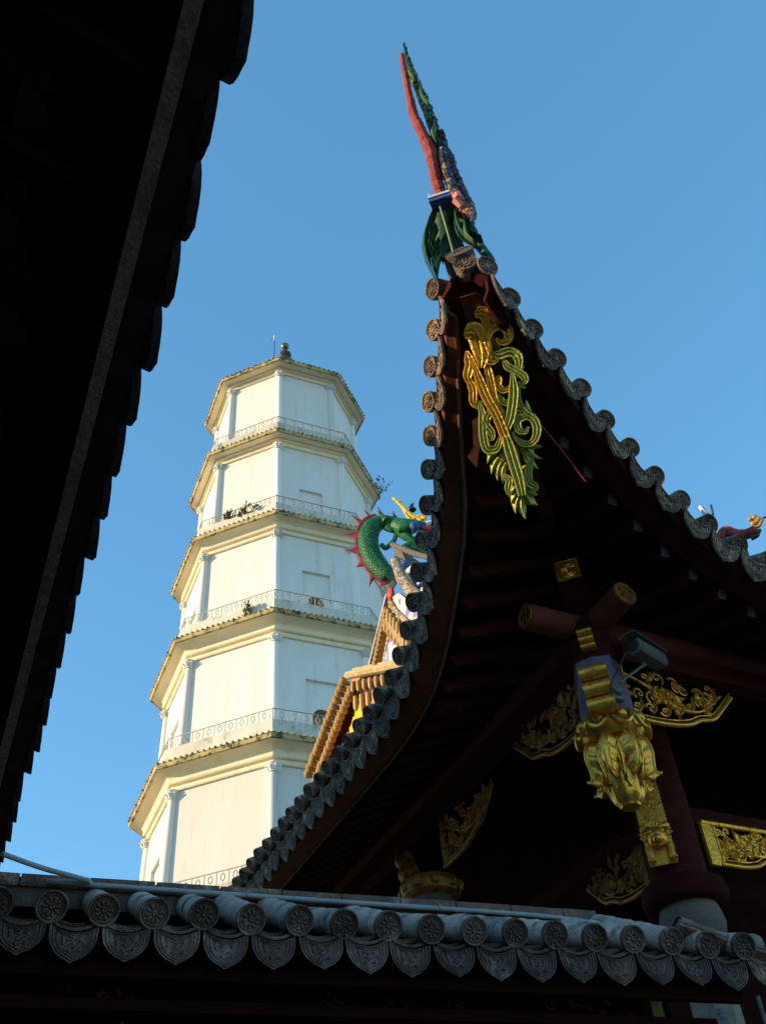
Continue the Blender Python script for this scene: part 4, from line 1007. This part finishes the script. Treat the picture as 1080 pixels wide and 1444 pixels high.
# edge tile and tip tiles where the two eaves meet
tipd = disc_mesh(.085, TILE_HALL)
o = inst('barrel_tile', barrel_mesh(.085, .10, .10, TILE_HALL), hall, frame4(T(490, 1195, .10), V((.79, -.61, 0)), -FN, UZ)); d = bpy.data.objects.new('end_disc', tipd); COL.objects.link(d); d.parent = o

#CAMERA
cc = thing('security_camera', 'grey security camera on a thin arm fixed to the violet hanging post', 'security camera', (4.36, 4.74, 5.45))
SP = V((0, 4.66, 0)); SN = V((0, -1, 0))
def K(zx, zy, o=0): return at(790 + zx / 6.353, 870 + zy / 6.353, SP + SN * o, SN)
a, c = K(655, 255, .06), K(895, 405, -.06)
d = (c - a).normalized(); sx = d.cross(UZ).normalized(); su = sx.cross(d)
b = MB()
prof = [(-1, -.7), (-.7, -1), (.7, -1), (1, -.7), (1, .5), (.75, .9), (-.75, .9), (-1, .5)]
rows = [[a.lerp(c, t) + sx * (x * .062 * k) + su * (y * .062 * k) for x, y in prof + prof[:1]] for t, k in ((0, .0), (0, .75), (.03, .95), (.97, 1), (1, .85), (1, 0))]
b.grid(rows); b.build('housing', CAMG, cc, smooth=True, ang=30)
b = MB(); b.shell([[a - d * .06 + sx * (x * .072) + su * (.065 + .012 * (1 - x * x)) for x in (-1, -.5, 0, .5, 1)], [c + d * .015 + sx * (x * .072) + su * (.065 + .012 * (1 - x * x)) for x in (-1, -.5, 0, .5, 1)]], su * .008); b.build('sunshield', CAMG, cc)
b = MB(); b.lathe([(0, 0), (.04, 0), (.042, -.012), (.03, -.014), (0, -.006)], a - d * .002, d, 20); b.build('lens', CAMD, cc, smooth=True)
b = MB(); b.tube([K(745, 430, .0), K(530, 590, .0), K(500, 640, -.04)], .010, 8); b.blob(K(745, 430), .022, 8); b.build('arm', CAMG, cc, smooth=True)
b = MB(); b.lathe([(0, -.06), (.055, -.06), (.06, -.02), (.045, .02), (0, .03)], K(500, 650, -.02), (0, -1, .2), 18); b.box(K(490, 680, -.04), (.09, .05, .13)); b.build('base', CAMG, cc, smooth=True)
b = MB(); b.tube(curve([K(610, 290, .02), K(560, 370, .04), K(510, 480, .03), K(450, 590, .02), K(460, 700, .0)], 20), .006, 6); b.build('lead', CAMD, cc, smooth=True)

#PAGODA
# ================================================================== white pagoda
PZ = R(20.16); PD = 35.0
PC = V((PD * math.sin(PZ), PD * math.cos(PZ), 0))
TC = -PC.normalized(); TL = V((-math.cos(PZ), math.sin(PZ), 0))
PHI0 = R(4.4)
def oc(r, z, k, extra=0.0):
    a = PHI0 + k * PI / 4 + extra; return PC + TC * (r * math.cos(a)) + TL * (r * math.sin(a)) + V((0, 0, z))
def face_pt(r, z, k, s):                                 # s in -1..1 along face between corner k and k+1
    return oc(r, z, k).lerp(oc(r, z, k + 1), (s + 1) / 2)
def face_n(k):
    a = PHI0 + (k + .5) * PI / 4; return TC * math.cos(a) + TL * math.sin(a)
def osweep(b, prof, sub=1):
    rows = []
    for r, z in prof:
        row = []
        for k in range(8):
            for j in range(sub): row.append(oc(r, z, k).lerp(oc(r, z, k + 1), j / sub))
        rows.append(row + [row[0]])
    b.grid(rows)
pag = thing('pagoda', 'white octagonal pagoda of stacked storeys with cream eaves and iron railings against blue sky', 'pagoda', (PC.x, PC.y, 0))
EZ = [41.41, 35.67, 30.13, 24.66, 19.20, 13.7, 8.1]       # eave heights, top down
ERR = [4.217, 4.66, 5.087, 5.545, 5.83, 6.15, 6.5]
WR = [3.47, 3.95, 4.36, 4.73, 5.0, 5.3, 5.6]
CH = [.34, .36, .60, .66, .68, .7, .7]                     # depth of the cornice
for s in range(7):
    ze, re, rw, ch = EZ[s], ERR[s], WR[s], CH[s]
    zb = (EZ[s + 1] + .45) if s < 6 else 0.0
    st_ = thing('storey', None, None, (PC.x, PC.y, zb)); st_.parent = pag; st_.location = V((0, 0, zb))
    rb = rw * 1.015
    b = MB(); niche = [k for k in (1, 3, 5, 7)]
    wt = ze - .02
    for k in range(8):
        if k not in niche or s in (0,):
            b.add([oc(rb, zb, k), oc(rb, zb, k + 1), oc(rw, wt, k + 1), oc(rw, wt, k)], [(0, 1, 2, 3)])
            continue
        nn = face_n(k); hz = zb + (2.55 if s > 1 else 2.1); hw = .36; dep = .13
        f = lambda s_, z, d=0: face_pt(lerp(rb, rw, (z - zb) / (wt - zb)), z, k, s_) - nn * d
        b.add([f(-1, zb), f(-hw, zb), f(-hw, wt), f(-1, wt)], [(0, 1, 2, 3)]); b.add([f(hw, zb), f(1, zb), f(1, wt), f(hw, wt)], [(0, 1, 2, 3)])
        b.add([f(-hw, hz), f(hw, hz), f(hw, wt), f(-hw, wt)], [(0, 1, 2, 3)])
        b.add([f(-hw, zb), f(-hw, hz), f(-hw, hz, dep), f(-hw, zb, dep)], [(0, 1, 2, 3)]); b.add([f(hw, zb), f(hw, hz), f(hw, hz, dep), f(hw, zb, dep)], [(0, 1, 2, 3)])
        b.add([f(-hw, hz), f(hw, hz), f(hw, hz, dep), f(-hw, hz, dep)], [(0, 1, 2, 3)])
        # back of the recess with an arched opening
        aw = .20; az = zb + 1.05; arcp = []
        N = 12; Lf = (f(1, zb) - f(-1, zb)).length / 2; ra = aw * Lf
        for i in range(N + 1):
            t = PI * i / N; arcp.append((-aw * math.cos(t), az + ra * math.sin(t)))
        if s in (0, 1): b.add([f(-hw, zb, dep), f(hw, zb, dep), f(hw, hz, dep), f(-hw, hz, dep)], [(0, 1, 2, 3)])
        else:
            b.add([f(-hw, zb, dep), f(-aw, zb, dep), f(-aw, az, dep), f(-aw, hz, dep), f(-hw, hz, dep)], [(0, 1, 2, 3, 4)])
            b.add([f(hw, zb, dep), f(aw, zb, dep), f(aw, az, dep), f(aw, hz, dep), f(hw, hz, dep)], [(0, 1, 2, 3, 4)])
            for (s0, z0), (s1, z1) in zip(arcp, arcp[1:]):
                b.add([f(s0, z0, dep), f(s1, z1, dep), f(s1, hz, dep), f(s0, hz, dep)], [(0, 1, 2, 3)])
    wallo = b.build('wall', WHITEW, st_)
    if s > 1:
        b = MB()
        for k in niche:
            nn = face_n(k); f = lambda s_, z, d=0: face_pt(lerp(rb, rw, (z - zb) / (wt - zb)), z, k, s_) - nn * d
            aw = .20; az = zb + 1.05; Lf = (f(1, zb) - f(-1, zb)).length / 2; ra = aw * Lf
            pth = [(-aw, zb)] + [(-aw * math.cos(PI * i / 12), az + ra * math.sin(PI * i / 12)) for i in range(13)] + [(aw, zb)]
            b.grid([[f(q[0], q[1], .132) for q in pth], [f(q[0], q[1], .5) for q in pth]])
            b.add([f(q[0] * 1.02, q[1], .5) for q in pth], [tuple(range(len(pth)))])
        b.build('arched_doorway', TAN, st_, smooth=True)
    # engaged columns with leafy capitals
    zt = ze - ch
    for k in range(8):
        b = MB(); b.tube([oc(rb + .02, zb, k), oc(rw + .02, zt - .40, k)], [.17, .155], 14)
        pil = b.build('pilaster', WHITEW, st_, smooth=True)
        b = MB(); c = oc(rw + .03, zt - .44, k)
        b.lathe([(.155, .0), (.19, .01), (.19, .04), (.16, .06), (.17, .16), (.24, .27), (.26, .28), (.26, .31), (.15, .31)], c, n=16)
        for j in range(8):
            a = j * PI / 4; dv = V((math.cos(a), math.sin(a), 0))
            b.tube([c + dv * .17 + UZ * .07, c + dv * .22 + UZ * .16, c + dv * .29 + UZ * .20, c + dv * .28 + UZ * .15], [.05, .05, .035, .02], 6)
        b.build('capital', WHITEW, pil, smooth=True)
    b = MB()
    zc = zt - .14
    osweep(b, [(rw - .1, zc), (rw + .10, zc), (rw + .13, zc + .05), (rw + .13, zc + .11), (rw + .09, zc + .13), (rw + .10, zc + .19), (rw + .22, zc + .21), (rw + .26, zc + .26), (rw + .26, zc + .30), (rw + .22, zc + .33),
               (lerp(rw + .22, re - .12, .10), lerp(zc + .33, ze - .20, .40)), (lerp(rw + .22, re - .12, .30), lerp(zc + .33, ze - .20, .68)), (lerp(rw + .22, re - .12, .60), lerp(zc + .33, ze - .20, .88)), (re - .12, ze - .20)], 1)
    b.build('cornice', CREAM, st_, smooth=True, ang=25)
    b = MB(); osweep(b, [(re - .12, ze - .20), (re - .06, ze - .22), (re - .02, ze - .20), (re, ze - .06), (re, ze - .02), (re - .02, ze)], 1)
    for k in range(8):                                    # row of tile tips
        n = max(10, int((oc(re, 0, k) - oc(re, 0, k + 1)).length / .22))
        for i in range(n):
            p = oc(re + .02, ze - .01 + wob(.012), k).lerp(oc(re + .02, ze - .01 + wob(.012), k + 1), (i + .5) / n)
            b.blob(p, (.055, .055, .05), 6)
    b.build('eave_edge', EDGE, st_)
    if s == 0:
        b = MB(); osweep(b, [(re - .02, ze), (3.2, ze + .75), (2.1, ze + 1.75), (1.1, ze + 3.1), (.45, ze + 4.3), (.36, ze + 4.5)], 1)
        for k in range(8):
            for i in range(1, 12):
                t = i / 12
                b.tube([oc(re, ze, k).lerp(oc(re, ze, k + 1), t), oc(2.1, ze + 1.8, k).lerp(oc(2.1, ze + 1.8, k + 1), t), oc(.5, ze + 4.2, k).lerp(oc(.5, ze + 4.2, k + 1), t)], [.06, .06, .03], 6)
        b.build('top_roof', RTILE, st_)
    else:
        rr = re * .94; zr = ze + .68
        b = MB(); osweep(b, [(re - .02, ze), (rr + .05, ze + .16), (rr + .02, ze + .18)], 1); b.build('tile_roof', RTILE, st_)
        b = MB(); osweep(b, [(rr + .02, ze + .10), (rr + .02, zr - .02), (rr - .0, zr), (rr - .22, zr), (rr - .22, ze + .42), (WR[s - 1] * 1.0, ze + .42)], 1); b.build('parapet', PARAPET, st_)
        b = MB(); zt2 = zr + .46
        for k in range(8):
            a0, a1 = oc(rr - .08, 0, k), oc(rr - .08, 0, k + 1); L = (a1 - a0).length
            for z in (zr + .03, zt2): b.beam(a0 + UZ * z, a1 + UZ * z, .03, .03)
            b.tube([a0 + UZ * zr, a0 + UZ * (zt2 + .02)], .018, 6)
            n = int(L / .21); tn = (a1 - a0).normalized()
            for i in range(n):
                p = a0.lerp(a1, (i + .5) / n)
                if i % 2 == 0: b.beam(p + UZ * zr, p + UZ * zt2, .026, .026, up=tn)
                else:
                    b.tube([p + tn * (.075 * math.cos(q)) + UZ * (zr + .25 + .11 * math.sin(q)) for q in [j * PI / 5 for j in range(11)]], .017, 4, cap=False)
                    b.beam(p + UZ * (zr + .36), p + UZ * zt2, .014, .014, up=tn); b.beam(p + UZ * zr, p + UZ * (zr + .14), .014, .014, up=tn)
        b.build('railing', IRON, st_)
b = MB(); zt = 45.8
b.lathe([(.85, -.3), (.75, .05), (.5, .35), (.33, .75), (.25, .95), (.34, 1.05), (.36, 1.2), (.25, 1.33), (.1, 1.4), (.045, 1.5), (.04, 1.78)], PC + UZ * zt, n=16); fi = b.build('finial', DKIRON, pag, smooth=True)
b = MB(); b.blob(PC + UZ * (zt + 1.98), (.24, .24, .24), 16); b.build('gilt_ball', mat('brass_ball', (.26, .22, .08), (.08, .11, .06), 6, .35, metal=.6), fi, smooth=True)
b = MB(); c = PC + TL * .60 + TC * .3
b.tube([c + UZ * (zt + .1), c + UZ * (zt + 2.55)], .028, 6); b.tube([c + UZ * (zt + .15), PC + UZ * (zt + .45)], .03, 6); b.build('lightning_rod', DKIRON, pag)
b = MB(); b.tube([c + UZ * (zt + 2.1), c + UZ * (zt + 2.6)], .05, 6); b.tube([c + UZ * (zt + 2.28) + TL * .28, c + UZ * (zt + 2.3) - TL * .05], .035, 6); b.build('rod_head', WHITEP, pag)

#PLANTS
def plant(name, label, pts, n, spread, seed, size=.10):
    rg = random.Random(seed); t = thing(name, label, 'plant', pts[0])
    b = MB(); lv = MB()
    for i in range(n):
        p = V(pts[rg.randrange(len(pts))]); d = V((rg.uniform(-1, 1), rg.uniform(-1, 1), rg.uniform(.1, 1.2))).normalized(); L = spread * rg.uniform(.4, 1)
        mid = p + d * L * .5 + V((rg.uniform(-.1, .1), rg.uniform(-.1, .1), 0)) * spread; e = p + d * L
        b.tube([p, mid, e], [.009, .007, .004], 4)
        for k in range(9):
            q = mid.lerp(e, rg.random()); a = V((rg.uniform(-1, 1), rg.uniform(-1, 1), rg.uniform(-.6, .8))).normalized(); s_ = a.orthogonal().normalized() * size * rg.uniform(.3, .55)
            Lf = size * rg.uniform(.9, 1.6)
            lv.add([q, q + a * Lf * .5 + s_, q + a * Lf, q + a * Lf * .5 - s_], [(0, 1, 2, 3)])
    b.build('stems', SOFF, t); lv.build('foliage', LEAF, t)
plant('wall_shrub', 'dark shrub sprouting from the right tip of the second pagoda eave', [oc(4.66, 35.6, -2), oc(4.66, 35.62, -2).lerp(oc(4.66, 35.62, -1), .12)], 16, .95, 1, .13)
rr = 5.087 * .94
plant('wall_plant', 'low ragged weeds growing along the left railing of the pagoda below the second storey', [oc(rr, 30.75, 0).lerp(oc(rr, 30.75, 1), t) for t in (.3, .42, .5, .6, .7)], 26, .5, 2, .17)
rr = 5.545 * .96
plant('wall_plant', 'single small leafy weed on the fourth pagoda eave edge just left of the near corner', [oc(rr, 24.85, 0).lerp(oc(rr, 24.85, 1), .30)], 8, .55, 3, .16)
